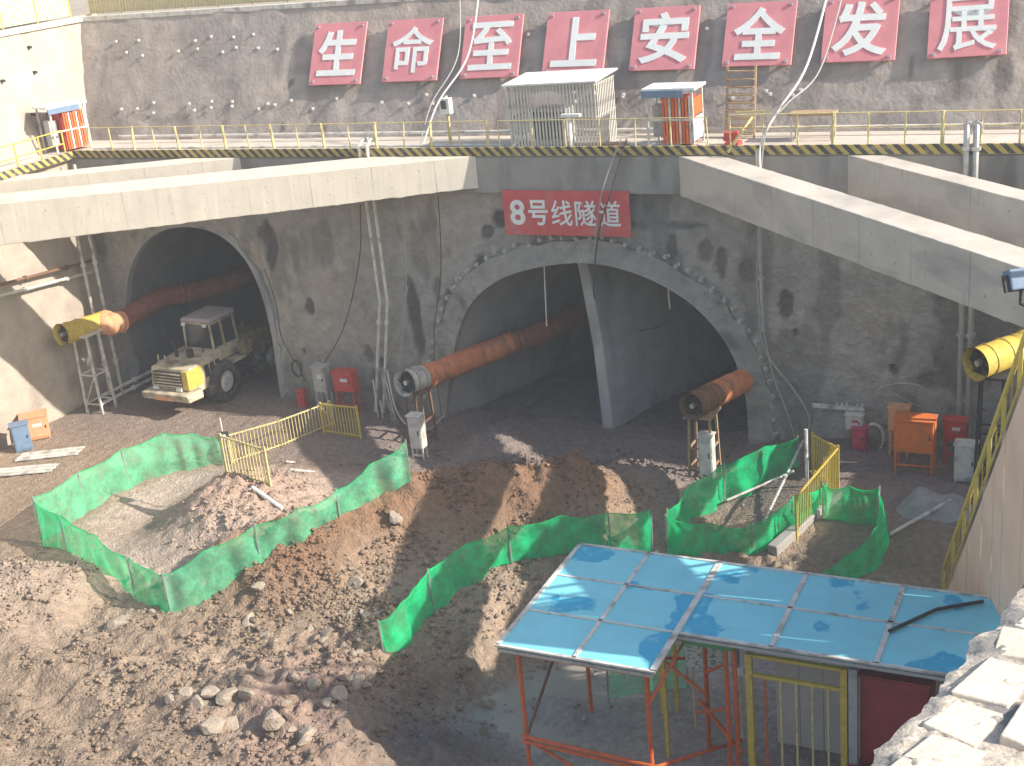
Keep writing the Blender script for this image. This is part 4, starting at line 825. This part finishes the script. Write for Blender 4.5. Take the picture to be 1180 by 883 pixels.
# ------------------------------------------------------------------ green nets
def net(label, nodes, mt, posts=(), wr=.1):
    # nodes: (bottom pixel, top pixel) or explicit ground point
    base = []; hs = []
    for n in nodes:
        b = gp(n[0]) if not isinstance(n[0], Vector) else n[0]; h = n[1] if isinstance(n[1], (int, float)) else max(.5, above(b, n[1]) - b.z); base.append(b); hs.append(h)
    t = thing('safety_net', label, 'net', base[0], 'green safety nets round the excavations')
    sp = spline([(b.x, b.y, b.z) for b in base], 16); hp = [v.x for v in spline([(h, 0, 0) for h in hs], 16)]
    nv = 9; P = np.zeros((len(sp), nv, 3)); s = 0
    for i, p in enumerate(sp):
        a = sp[max(i - 1, 0)]; b = sp[min(i + 1, len(sp) - 1)]; tx, ty = b.x - a.x, b.y - a.y; l = math.hypot(tx, ty) or 1; nx, ny = -ty / l, tx / l; s += (p - a).length if i else 0
        g = gz(p.x, p.y)
        for k in range(nv):
            v = k / (nv - 1); sag = -.13 * math.sin(math.pi * ((i % 16) / 16)) * v ** 2
            o = wr * (float(fbm(np.array(s * 1.3), np.array(v * 1.5 + 3), 4, 4)) * 3.0) * (1 - .55 * v) + .05 * float(fbm(np.array(s * 4.0 + v * 3), np.array(v * 2.), 2, 5)) + .08 * math.sin(v * math.pi) * math.sin(i * .63)
            P[i, k] = (p.x + nx * o, p.y + ny * o, max(g - .03, p.z - .03) * (1 - v) + (p.z + hp[i] + sag) * v + (.06 * float(vnoise(s * 2.0, 1.5, 2)) if k == 0 else 0))
    gm = gridmesh('netting', P, None, mt, parent=t, org=base[0])
    hem = MB().tube([Vector(P[i, -1]) for i in range(len(sp))], .018, 5); hem.build('edge_rope', GREEN, t, smooth=True)
    for i in posts:
        b, h = base[i], hs[i]; MB().tube([b - V(0, 0, .2), b + V(random.gauss(0, .03), random.gauss(0, .03), h + .06)], .03, 6).build('post', STEEL, t, smooth=True)
    return t
net('pale green net along the back left of the settling pond', [((258, 536), (260, 502)), ((228, 540), (228, 499)), ((197, 545), (196, 498)), ((150, 562), (150, 516)), ((100, 590), (100, 543)), ((50, 627), (44, 572))], GREENF, (0, 2, 3, 4, 5))
net('green net along the front left of the settling pond', [((50, 628), (44, 573)), ((78, 636), (76, 590)), ((120, 660), (118, 616)), ((158, 692), (155, 640)), ((197, 706), (193, 661))], GREEN, (0, 1, 3, 4))
net('sunlit green net along the front right of the settling pond', [((197, 706), (193, 661)), ((245, 688), (245, 632)), ((301, 650), (300, 605)), ((350, 622), (345, 586)), ((392, 598), (385, 565)), ((432, 575), (430, 535)), ((473, 553), (470, 508))], GREENF, (0, 2, 4, 6))
net('curved bright green net crossing the spoil mound to the blue roof', [((442, 750), (437, 716)), ((468, 742), (466, 692)), ((500, 705), (505, 655)), ((540, 676), (545, 627)), ((590, 650), (590, 606)), ((650, 640), (650, 595)), ((705, 640), (705, 590)), ((752, 636), (750, 587))], GREEN, (0, 2, 4, 6, 7))
net('green net sloping up to the yellow railing by the right portal foot', [((770, 632), (768, 588)), ((800, 598), (800, 556)), ((835, 580), (835, 536)), ((880, 560), (880, 514)), ((921, 538), (920, 503))], GREEN, (0, 2, 4), .16)
net('low green net in front of the cable trench left of the yellow railing', [((770, 634), (770, 594)), ((820, 637), (820, 602)), ((868, 637), (868, 604)), ((916, 612), (916, 572)), ((952, 590), (948, 556))], GREEN, (0, 2, 4), .16)
net('square green net beside the yellow railing on the right', [((948, 596), (945, 559)), ((980, 602), (980, 560)), ((1012, 606), (1015, 562))], GREEN, (0, 2), .06)
net('curled green net hanging behind the blue roof', [((1012, 607), (1015, 563)), ((1020, 632), (1021, 585)), ((1008, 660), (1012, 610)), ((975, 672), (985, 640)), ((948, 676), (955, 662))], GREEN, (0,), .08)

# ------------------------------------------------------------------ yellow fences on the pit floor
def picket(label, nodes, mt, bay=.16, group='yellow barrier fences on the pit floor'):
    base = [gp(a) for a, b in nodes]; hs = [max(.7, above(gp(a), b) - gp(a).z) for a, b in nodes]; t = thing('barrier_fence', label, 'fence', base[0], group)
    bar = None
    for (a, b, ha, hb) in zip(base[:-1], base[1:], hs[:-1], hs[1:]):
        n = max(3, round((b - a).length / bay))
        for k in range(n + 1):
            p = a.lerp(b, k / n); h = ha + (hb - ha) * k / n
            if bar is None: bar = MB().b2((-.016, -.016, 0), (.016, .016, 1)).build('bar', mt, t, org=(0, 0, 0)); c = bar
            else: c = share(bar, t)
            c.location = p - base[0]; c.scale = (2.2 if k in (0, n) else 1, 2.2 if k in (0, n) else 1, h * (1.04 if k in (0, n) else 1))
        for f in (.08, .97): MB().bar(a + V(0, 0, ha * f), b + V(0, 0, hb * f), .05).build('rail', mt, t)
    return t
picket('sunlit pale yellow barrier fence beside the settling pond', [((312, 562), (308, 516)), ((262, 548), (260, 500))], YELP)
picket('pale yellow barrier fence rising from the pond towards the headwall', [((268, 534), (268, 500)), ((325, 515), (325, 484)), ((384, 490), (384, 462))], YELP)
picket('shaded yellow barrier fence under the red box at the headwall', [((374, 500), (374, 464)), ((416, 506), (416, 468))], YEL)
picket('yellow barrier fence bent round the raised kerb by the right portal', [((937, 546), (934, 500)), ((966, 568), (963, 515)), ((918, 622), (916, 572))], YEL, .13)
a, b = gp((966, 574)), gp((890, 640)); kw = MB(); kw.bar(a + V(0, 0, .05), b + V(0, 0, .05), .35, .5); tag(kw.build('kerb_wall', CONCD, None, bevel=.04), 'low grey concrete kerb wall under the bent yellow fence', 'kerb')
# poles and props
def pole(label, a, b, r, mt): return tag(MB().tube([a, Vector(a).lerp(Vector(b), .5), b], r, 8).build('steel_pole', mt, None, smooth=True), label, 'pole', 'loose poles on the pit floor')
a = gp((930, 562)); pole('upright pale pole at the end of the bent yellow fence', a, V(a.x, a.y, above(a, (928, 495))), .06, WHITED)
pole('pale pole leaning across the cable trench', gp((880, 606)) + V(0, 0, .1), gp((926, 535)) + V(0, 0, .9), .05, WHITED)
pole('thin pole lying across the cable trench behind the low net', gp((838, 585)) + V(0, 0, .25), gp((915, 560)) + V(0, 0, .55), .045, WHITED)
pole('pale pole lying beside the curled net towards the ramp', gp((1025, 622)) + V(0, 0, .15), gp((1095, 590)) + V(0, 0, .4), .06, WHITED)
pole('white pipe lying on the pond bank between the nets', gp((292, 566)) + V(0, 0, .12), gp((326, 590)) + V(0, 0, .1), .07, WHITEP)
a = gp((265, 545)); pole('thin survey pole at the corner of the pond fence', a, V(a.x, a.y, above(a, (263, 480))), .03, WHITED)
lp = thing('flood_lamp', 'small dark flood lamp at the corner of the pond fence', 'lamp', a + V(0, 0, 1.2)); q = V(a.x, a.y, above(a, (266, 499)))
MB().box(q + V(.1, -.1, 0), (.34, .22, .26), Matrix.Rotation(.4, 3, 'Z')).build('housing', DARK, lp, bevel=.02); MB().box(q + V(.16, -.24, 0), (.26, .03, .2), Matrix.Rotation(.4, 3, 'Z')).build('lens', WHITEP, lp)
# sheet covered pile
c = gp((1078, 585)); n1 = 40; A = np.linspace(-1.6, 1.6, n1); B = np.linspace(-1.1, 1.1, n1); AX, BX = np.meshgrid(A, B, indexing='ij')
Zp = .62 * np.exp(-(AX / .95) ** 4 - (BX / .65) ** 4) * (1 + .5 * fbm(AX * 1.3, BX * 1.3, 3, 2)) + .06 * fbm(AX * 4, BX * 4, 2, 3)
tag(gridmesh('covered_pile', np.stack([c.x + AX, c.y + BX, c.z + Zp - .1], -1), None, SACK), 'grey sheet covered heap beside the ramp railing', 'heap')
for i, (p, rz, L_) in enumerate((((60, 525), .5, 2.6), ((30, 545), .45, 2.6))):
    q = gp(p); o = MB()
    for k in range(5): o.box((q.x + k * .1 * -math.sin(rz), q.y + k * .16 - .3, q.z + .06 + .03 * (k % 2)), (L_, .14, .05), Matrix.Rotation(rz, 3, 'Z'))
    tag(o.build('plank_stack', WHITED), 'pale planks lying on the road at the far left, %s' % ('nearer the orange box' if i == 0 else 'at the picture edge'), 'planks')

# ------------------------------------------------------------------ walkway ramp
A = onz((1086, 690), -.2); B = atd((1180, 433), 28); dv = B - A; A2 = A - dv * .02; B2 = A + dv * 1.25; sx = V(-dv.y, dv.x, 0).normalized() * -1
if sx.x < 0: sx = -sx
rp = thing('walkway_ramp', 'steep stair ramp with beige side cladding and yellow railings at the right', 'ramp', A)
mb = MB(); nr = sx.cross(dv).normalized(); nr = nr if nr.z > 0 else -nr
mb.prism([A2, A2 + sx * 2.3, A2 + sx * 2.3 - nr * .18, A2 - nr * .18], B2 - A2); mb.build('sheeted_slab', TARP, rp, bevel=.02)
def clad_bottom(p): return max(p.z - 5.5, 3.2 if p.y < -13.9 else -2.0)
ks = [0, .16, .32, .47, .58, .67, .84, 1]
for k0, k1 in zip(ks[:-1], ks[1:]):
    p0, p1 = A2.lerp(B2, k0 + .002) - V(0, 0, .02), A2.lerp(B2, k1 - .002) - V(0, 0, .02); MB().prism([p0, p1, V(p1.x, p1.y, min(p1.z - .3, clad_bottom(p1))), V(p0.x, p0.y, min(p0.z - .3, clad_bottom(p0)))], sx * .05).build('cladding_panel', CLAD, rp)
for f_ in (.35, .7, 1.1):
    q = A.lerp(B, f_)
    for s_ in (1.2, 2.1): p = q + sx * s_; MB().bar((p.x, p.y, -2), (p.x, p.y, p.z - .2), .14).build('support_post', RUST, rp)
for s_ in (0.05, 2.25):
    top = [A2 + sx * s_ + V(0, 0, 1.1), A.lerp(B, .5) + sx * s_ + V(0, 0, 1.12), B2 + sx * s_ + V(0, 0, 1.1)]
    MB().tube(top, .06, 8).build('rail', YELB, rp, smooth=True); MB().tube([p - V(0, 0, .98) for p in top], .055, 8).build('rail', YEL, rp, smooth=True)
    for k in range(9):
        p = A2.lerp(B2, k / 8) + sx * s_; MB().bar(p, p + V(0, 0, 1.12), .1).build('post', YELB, rp)
    for k in range(8):
        p = A2.lerp(B2, k / 8) + sx * s_; q = A2.lerp(B2, (k + 1) / 8) + sx * s_; MB().bar(p.lerp(q, .5) + V(0, 0, .12), p.lerp(q, .5) + V(0, 0, 1.1), .03).build('picket', YEL, rp)
q = atd((1174, 322), 26); fl = thing('flood_light', 'blue grey flood light hung by the ramp at the right edge', 'lamp', q)
MB().box(q, (.5, .3, .42), Matrix.Rotation(.6, 3, 'Z') @ Matrix.Rotation(-.4, 3, 'X')).build('housing', BLUEP, fl, bevel=.03)
MB().box(q + V(-.08, -.12, -.04), (.42, .1, .34), Matrix.Rotation(.6, 3, 'Z') @ Matrix.Rotation(-.4, 3, 'X')).build('lens', DARK, fl)
f2 = (q.y - A.y) / dv.y; pp = A + dv * f2 + sx * .05; MB().tube([q + V(.05, 0, -.1), q + V(.05, 0, -.5), V(pp.x, q.y, pp.z)], .04, 6).build('bracket', DARK, fl)

# ------------------------------------------------------------------ blue roofed shed
ZR = 3.0
sh = thing('shed', 'scaffold shed with a flat bright blue panelled roof in the foreground', 'shed', (-8, -17, -1.3))
X0, X1, X2, YF, YM, YB = -13.8, -9.75, -2.0, -20.15, -18.38, -14.7
xs_l = [X0, -11.75, X1]; ys_l = [YF, YM, -16.5, YB]; xs_r = [X1, -7.4, -4.95, -1.7]; ys_r = [YM, -16.5, YB]
def roofpanel(x0, x1, y0, y1):
    j = random.uniform(-.008, .008); return MB().b2((x0 + .02, y0 + .02, ZR - .04 + j), (x1 - .02, y1 - .02, ZR + .02 + j)).build('roof_panel', BLUE, sh)
for i in range(2):
    for k in range(3): roofpanel(xs_l[i], xs_l[i + 1], ys_l[k], ys_l[k + 1])
for i in range(3):
    for k in range(2): roofpanel(xs_r[i], xs_r[i + 1], ys_r[k], ys_r[k + 1])
def batten(a, b, wd=.09): MB().bar((a[0], a[1], ZR + .03), (b[0], b[1], ZR + .03), wd, .05).build('batten', WHITED, sh)
for x in xs_l[:2]: batten((x, YF), (x, YB), .11 if x == X0 else .1)
batten((X1, YF), (X1, YB), .16)
for x in xs_r[1:]: batten((x, YM), (x, YB), .13)
for y in (YM, -16.5): batten((X0 + .06, y), (X1 - .09, y), .07)
batten((X1 + .09, -16.5), (-1.7, -16.5), .07)
batten((X0 - .05, YF), (X1 + .08, YF)); batten((X0 - .05, YB), (-1.65, YB)); batten((X1 + .09, YM), (-1.65, YM))
MB().b2((X0, YF - .03, ZR - .13), (X1, YF + .05, ZR - .045)).build('fascia', GREY, sh); MB().b2((X1 + .03, YM - .03, ZR - .13), (-1.7, YM + .05, ZR - .045)).build('fascia', GREY, sh); MB().b2((X1 - .08, YF + .06, ZR - .13), (X1, YM - .04, ZR - .045)).build('fascia', GREY, sh)
GZ = -1.6
posts = [(X0 + .45, YF + .2), (X1 - .25, YF + .2), (X0 + .5, -16.0), (X1 - .4, YB - .4), (X1 + .2, -16.9), (-11.9, YB - .4), (X1 + 1.15, YM + .25), (X1 + 1.35, YM + .3), (-5, YB - .4), (-2.6, YB - .4)]
for (x, y) in posts: MB().tube([(x, y, GZ), (x, y, ZR - .05)], .075 if y < -20 else .06, 8).build('scaffold_post', REDP, sh, smooth=True)
def rail(a, b, r=.05, m_=REDP): MB().tube([a, b], r, 8).build('scaffold_tube', m_, sh, smooth=True)
pA, pB, pC, pD = posts[0], posts[1], posts[2], posts[4]
for z in (.35, .2): rail((pA[0] - .1, pA[1] - .08, z), (pB[0] + .1, pB[1] - .08, z - .12))
rail((pA[0], pA[1], -.8), (pB[0], pB[1], -.8)); rail((pA[0], pA[1], .3), (pC[0], pC[1], 2.7), .045, RUST); rail((pA[0], pA[1], .2), (pB[0], pB[1], -1.3), .045); rail((pB[0], pB[1], .2), (pA[0], pA[1], -1.3), .045)
rail((pB[0], pB[1], 1.9), (pD[0], pD[1], 2.9), .04); rail((pB[0], pB[1], .1), (pD[0] + .9, pD[1], -.9), .05); rail((pC[0], pC[1], .2), (X1 - .4, YB - .4, .2)); rail((-11.9, YB - .4, .3), (pD[0], pD[1], .3))
rail((pA[0], pA[1], 2.75), (pB[0], pB[1], 2.75)); rail((pA[0], pA[1], 2.75), (pC[0], pC[1], 2.75)); rail((pB[0], pB[1], 2.7), (X1 - .4, YB - .4, 2.7)); rail((X1 - .2, YM + .25, 2.72), (X1 + 1.35, YM + .25, 2.72), .06)
rail((posts[6][0], posts[6][1], .9), (posts[4][0] - .3, posts[4][1], -.3), .045); rail((posts[6][0], posts[6][1], 2.2), (posts[4][0], posts[4][1], 1.0), .045); rail((posts[4][0] - .2, posts[4][1], .1), (posts[6][0] + .3, posts[6][1], -.35), .06)
MB().b2((X1 + .1, YM + .06, ZR - .3), (X1 + 1.4, YM + .5, ZR - .06)).build('green_sheet', mat('green_sheet', (.06, .28, .11), .6), sh)
bt = MB().tube([(-4.9, -17.0, ZR + .09), (-4.0, -15.7, ZR + .09), (-3.0, -15.05, ZR + .1)], .05, 6).build('loose_bar', DARK, None, smooth=True); tag(bt, 'dark bent bar lying on the blue roof', 'bar')
# gate, boards and things under and beside the shed
gt = thing('steel_gate', 'yellow framed gate with vertical bars under the blue roof', 'gate', (-7, YM + .3, GZ)); gx0, gx1, gy_ = -8.05, -5.75, YM + .35
for x in (gx0, gx1): MB().bar((x, gy_, GZ), (x, gy_, 2.55), .16).build('gate_post', YEL, gt)
MB().bar((gx1 + .22, gy_, GZ), (gx1 + .22, gy_, 2.6), .2).build('gate_post', GREY, gt)
for z in (2.5, 1.95, -.9): MB().bar((gx0, gy_, z), (gx1, gy_, z), .09).build('rail', YEL, gt)
for k in range(1, 6): x = gx0 + (gx1 - gx0) * k / 6; MB().bar((x, gy_, -.9), (x, gy_, 1.95), .05).build('bar', REDP if k == 1 else YELP, gt)
hp = thing('hoarding', 'white panel hoarding standing behind the yellow gate', 'hoarding', (-6.5, YM + 2.2, GZ))
for k in range(5): MB().b2((-7.9 + .62 * k, YM + 2.2, GZ), (-7.3 + .62 * k, YM + 2.26, 1.75)).build('panel', PANELW, hp, bevel=.01)
nb = thing('notice_board', 'white notice board with green and blue print under the shed', 'sign', (-9.4, -16.4, GZ))
for i, (x0, x1) in enumerate(((-10.25, -9.72), (-9.68, -9.0), (-8.96, -8.7))): MB().b2((x0, -16.42, .75), (x1, -16.38, 2.35)).build('board', BOARDW if i < 2 else WHITEP, nb)
MB().b2((-8.9, -16.45, 1.0), (-8.78, -16.425, 2.0)).build('blue_stripe', BLUEP, nb)
for x in (-10.1, -8.8): MB().bar((x, -16.34, GZ), (x, -16.34, 2.3), .05).build('post', YELP, nb)
yp = thing('equipment_stand', 'yellow steel post stand among the orange shed posts', 'stand', (-10, -17.2, GZ))
for x, y in ((-10.45, -17.6), (-11.3, -15.6), (-10.9, -15.5)): MB().bar((x, y, GZ), (x, y, 2.5), .1).build('post', YEL, yp)
MB().bar((-11.3, -15.6, 1.2), (-10.45, -17.6, 1.2), .06).build('rail', YEL, yp)
cabinet('red_container', 'dark red steel cabinet behind the gate at the shed corner', V(-4.6, YM + .9, GZ), 1.6, .9, 3.9, mat('dark_red_paint', (.30, .05, .05), .55, var=.2, scale=3, bump=.05), .05)
cabinet('welding_machine', 'maroon machine box standing in front of the red cabinet', V(-5.25, YM - .25, GZ), .7, .7, 1.5, mat('maroon_paint', (.24, .06, .10), .55, var=.2, scale=3, bump=.05), .08, cat='machine', light=WHITEP)
net('faded green net strung behind the shed posts', [(V(-13.1, -15.2, -1.55), 1.5), (V(-12.1, -14.6, -1.5), 1.55), (V(-11.0, -14.3, -1.45), 1.5)], GREENF, (0, 2), .06)
# ------------------------------------------------------------------ masonry bank beside the viewer
E1 = atd((1006, 890), 8.5); E2 = atd((1190, 676), 12.2)
bank = thing('masonry_bank', 'pale rubble and concrete block bank at the lower right beside the viewer', 'bank', (E1.x, E1.y, 0))
dirE = (E2 - E1); ln = dirE.length; dirE.normalize(); sidew = V(dirE.y, -dirE.x, 0).normalized()      # to the right of the edge
if sidew.x < 0: sidew = -sidew
nrm = dirE.cross(sidew); nrm = (nrm if nrm.z > 0 else -nrm).normalized()
na, nb_ = 150, 90; SA = np.linspace(-2.5, ln + 3.5, na); SB = np.linspace(-.05, 3.2, nb_); AA, BB = np.meshgrid(SA, SB, indexing='ij')
ed = .1 * fbm(AA * 2.2, AA * 0 + 2, 4, 3); hgt = .05 * fbm(AA * 1.5, BB * 1.5, 3, 1) + .07 * np.abs(fbm(AA * 9, BB * 9, 3, 2)) + .02 - .25 * np.clip(.06 - BB, 0, 1)
Pb = np.zeros((na, nb_, 3))
for c3 in range(3): Pb[..., c3] = E1[c3] + dirE[c3] * AA + sidew[c3] * (BB + ed * (BB < .6)) + nrm[c3] * hgt
gridmesh('rubble_surface', Pb, None, MORTAR, parent=bank, org=(E1.x, E1.y, 0))
fa = E1 - dirE * 2.5 + sidew * .12 - nrm * .12; fb = E1 + dirE * (ln + 3.5) + sidew * .12 - nrm * .12
MB().add([fa, fb, V(fb.x, fb.y, -2), V(fa.x, fa.y, -2), fa + sidew * 3.0, fb + sidew * 3.0, V(fb.x, fb.y, -2) + sidew * 3, V(fa.x, fa.y, -2) + sidew * 3], [(0, 1, 2, 3), (4, 5, 6, 7), (0, 1, 5, 4), (1, 2, 6, 5), (0, 3, 7, 4)]).build('core', CONC, bank)
Rb = Matrix((dirE, sidew, nrm)).transposed()
rr = random.Random(3); rowb = .1
for row in range(6):
    s = -2.2 + rr.uniform(0, .3); wrow = rr.uniform(.34, .48)
    while s < ln + 3:
        L_ = rr.uniform(.6, 1.2)
        if rr.random() < .9:
            mb = MB(); c0 = E1 + dirE * (s + L_ / 2) + sidew * (rowb + wrow / 2) + nrm * (-.055 + rr.uniform(-.02, .02)); R2 = Rb @ Matrix.Rotation(rr.gauss(0, .05), 3, 'Z') @ Matrix.Rotation(rr.gauss(0, .05), 3, 'X')
            mb.box(c0, (L_ - .05, wrow - .05, .2), R2); mb.v = [tuple(Vector(v) + V(rr.gauss(0, .03), rr.gauss(0, .03), rr.gauss(0, .012))) for v in mb.v]
            mb.build('block', BLOCK, bank, bevel=.015)
        s += L_ + rr.uniform(-.02, .1)
    rowb += wrow

# ------------------------------------------------------------------ rocks and rubble
def rockmesh(seed, sub=2):
    r = random.Random(seed); bm = bmesh.new(); bmesh.ops.create_icosphere(bm, subdivisions=sub, radius=1); pl = [(Vector((r.gauss(0, 1), r.gauss(0, 1), r.gauss(0, 1))).normalized(), r.uniform(.42, .78)) for _ in range(9)]
    for v in bm.verts:
        for n, d in pl:
            k = v.co.dot(n)
            if k > d: v.co -= n * (k - d)
        v.co *= 1 + r.uniform(-.05, .05); v.co.z *= .72
    me = bpy.data.meshes.new('rock'); bm.to_mesh(me); bm.free(); return me
RK = [rockmesh(s) for s in range(8)]; RKB = []
for me in RK: me.materials.append(ROCK); b_ = me.copy(); b_.materials[0] = ROCKB; RKB.append(b_)
def rock(p, s, mesh, label, group):
    o = bpy.data.objects.new('rock', mesh); COL.objects.link(o); o.location = p + V(0, 0, s * .08); o.scale = (s * random.uniform(.8, 1.3), s * random.uniform(.8, 1.2), s * random.uniform(.7, 1)); o.rotation_euler = (random.uniform(-.5, .5), random.uniform(-.5, .5), random.uniform(0, 6.3)); tag(o, label, 'rock', group)
big = [((316, 832), .48), ((285, 800), .3), ((262, 806), .36), ((243, 800), .34), ((228, 812), .28), ((246, 838), .34), ((214, 800), .24), ((270, 836), .3), ((196, 806), .2), ((338, 783), .24), ((328, 815), .2), ((300, 775), .18), ((140, 722), .5), ((362, 790), .26), ((389, 800), .34)]
names = ['largest pale boulder', 'flat boulder', 'rounded boulder', 'blocky boulder', 'small wedge shaped boulder', 'low boulder', 'pointed boulder', 'squat boulder', 'broken boulder', 'small grey boulder']
for i, (p, s) in enumerate(big):
    lab = 'pale broken boulder in the row at the foot of the road bank' if i < 9 else ('large pale boulder in the hollow below the front net corner' if i == 12 else 'grey boulder in the rubble right of the boulder row')
    rock(gp(p), s * 1.05, RK[i % 8], lab, 'boulders by the road bank')
cnt = 0
for i in range(80):
    x, y = random.choice(((random.gauss(-22.3, 2.2), random.gauss(-14.8, 1.5)), (random.gauss(-20.5, 1.8), random.gauss(-17.5, 1.8)), (random.gauss(-24.5, 3), random.gauss(-17, .9)), (random.gauss(-19, 1), random.gauss(-20.5, 1.5))))
    rock(V(x, y, gz(x, y)), random.choice((.1, .14, .17, .2, .3)), RK[i % 8] if i % 3 else RKB[i % 8], 'loose broken stone in the rubble between the road and the spoil mound', 'loose stones in the rubble')
# fine rubble: too many to count
tris = MB(); vv = []; ff = []
icov = np.array([v.co[:] for v in rockmesh(50, 1).vertices]); icf = np.array([p.vertices[:] for p in rockmesh(50, 1).polygons])
X_ = np.concatenate([rng.normal(-22.0, 2.6, 9000), rng.uniform(-35, -17, 15000), rng.normal(-18, 2.5, 4000), rng.normal(-28.3, 1.6, 1800), rng.normal(-20, 3.5, 2500)]); Y_ = np.concatenate([rng.normal(-13.0, 3.4, 9000), rng.uniform(-27, -14.5, 15000), rng.normal(-8, 4, 4000), rng.normal(-10.8, 2.0, 1800), rng.normal(-3.5, 1.6, 2500)])
kp = (fbm(X_ * .8, Y_ * .8, 3, 6) + .25 * rng.random(len(X_))) > .02; X_, Y_ = X_[kp], Y_[kp]
ok = (X_ > -43) & (X_ < -9) & (Y_ < -1) & (Y_ > -30) & ~(inside(X_, Y_, NETPOLY) & (np.hypot(X_ + 28.3, Y_ + 10.8) > 3.4)); X_, Y_ = X_[ok], Y_[ok]; N = len(X_); Zr = Hh(X_, Y_)
sc_ = rng.lognormal(-3.3, .6, N).clip(.016, .13); an = rng.uniform(0, 6.28, N); ca, sa = np.cos(an), np.sin(an)
st_ = rng.uniform(.7, 1.3, (N, 3)); vx = icov[None] * st_[:, None] * sc_[:, None, None]
Rv = np.stack([vx[..., 0] * ca[:, None] - vx[..., 1] * sa[:, None] + X_[:, None], vx[..., 0] * sa[:, None] + vx[..., 1] * ca[:, None] + Y_[:, None], vx[..., 2] + (Zr + sc_ * .25)[:, None]], -1).reshape(-1, 3)
Fv = (icf[None] + (np.arange(N) * len(icov))[:, None, None]).reshape(-1, 3)
me = bpy.data.meshes.new('rubble'); me.vertices.add(len(Rv)); me.vertices.foreach_set('co', Rv.astype(np.float32).ravel()); me.loops.add(Fv.size); me.loops.foreach_set('vertex_index', Fv.ravel().astype(np.int32)); me.polygons.add(len(Fv)); me.polygons.foreach_set('loop_start', np.arange(0, Fv.size, 3, dtype=np.int32)); me.update(calc_edges=True)
rs_ = np.repeat(soil_cols(X_, Y_, Zr) * rng.uniform(.8, 1.15, (N, 1)), len(icov), 0); ca_ = me.color_attributes.new('soil', 'FLOAT_COLOR', 'POINT'); ca_.data.foreach_set('color', np.concatenate([rs_, np.ones((len(rs_), 1))], 1).astype(np.float32).ravel())
me.materials.append(SOIL); o = bpy.data.objects.new('rubble', me); COL.objects.link(o); tag(o, 'fine broken stones strewn over the road and spoil mound', 'rubble', kind='stuff')

# ------------------------------------------------------------------ dusty air
hz = MB().b2((-1700, -1700, -5), (1700, 1700, 22.5)).build('haze', bpy.data.materials.new('dusty_air')); tag(hz, 'thin dusty air filling the pit', 'haze', kind='stuff')
hm_ = hz.data.materials[0]; hm_.use_nodes = True; hn = hm_.node_tree; hn.nodes.clear(); ho = hn.nodes.new('ShaderNodeOutputMaterial'); hv = hn.nodes.new('ShaderNodeVolumePrincipled')
hv.inputs['Color'].default_value = (.82, .86, .92, 1); hv.inputs['Density'].default_value = .0011; hn.links.new(hv.outputs[0], ho.inputs['Volume'])
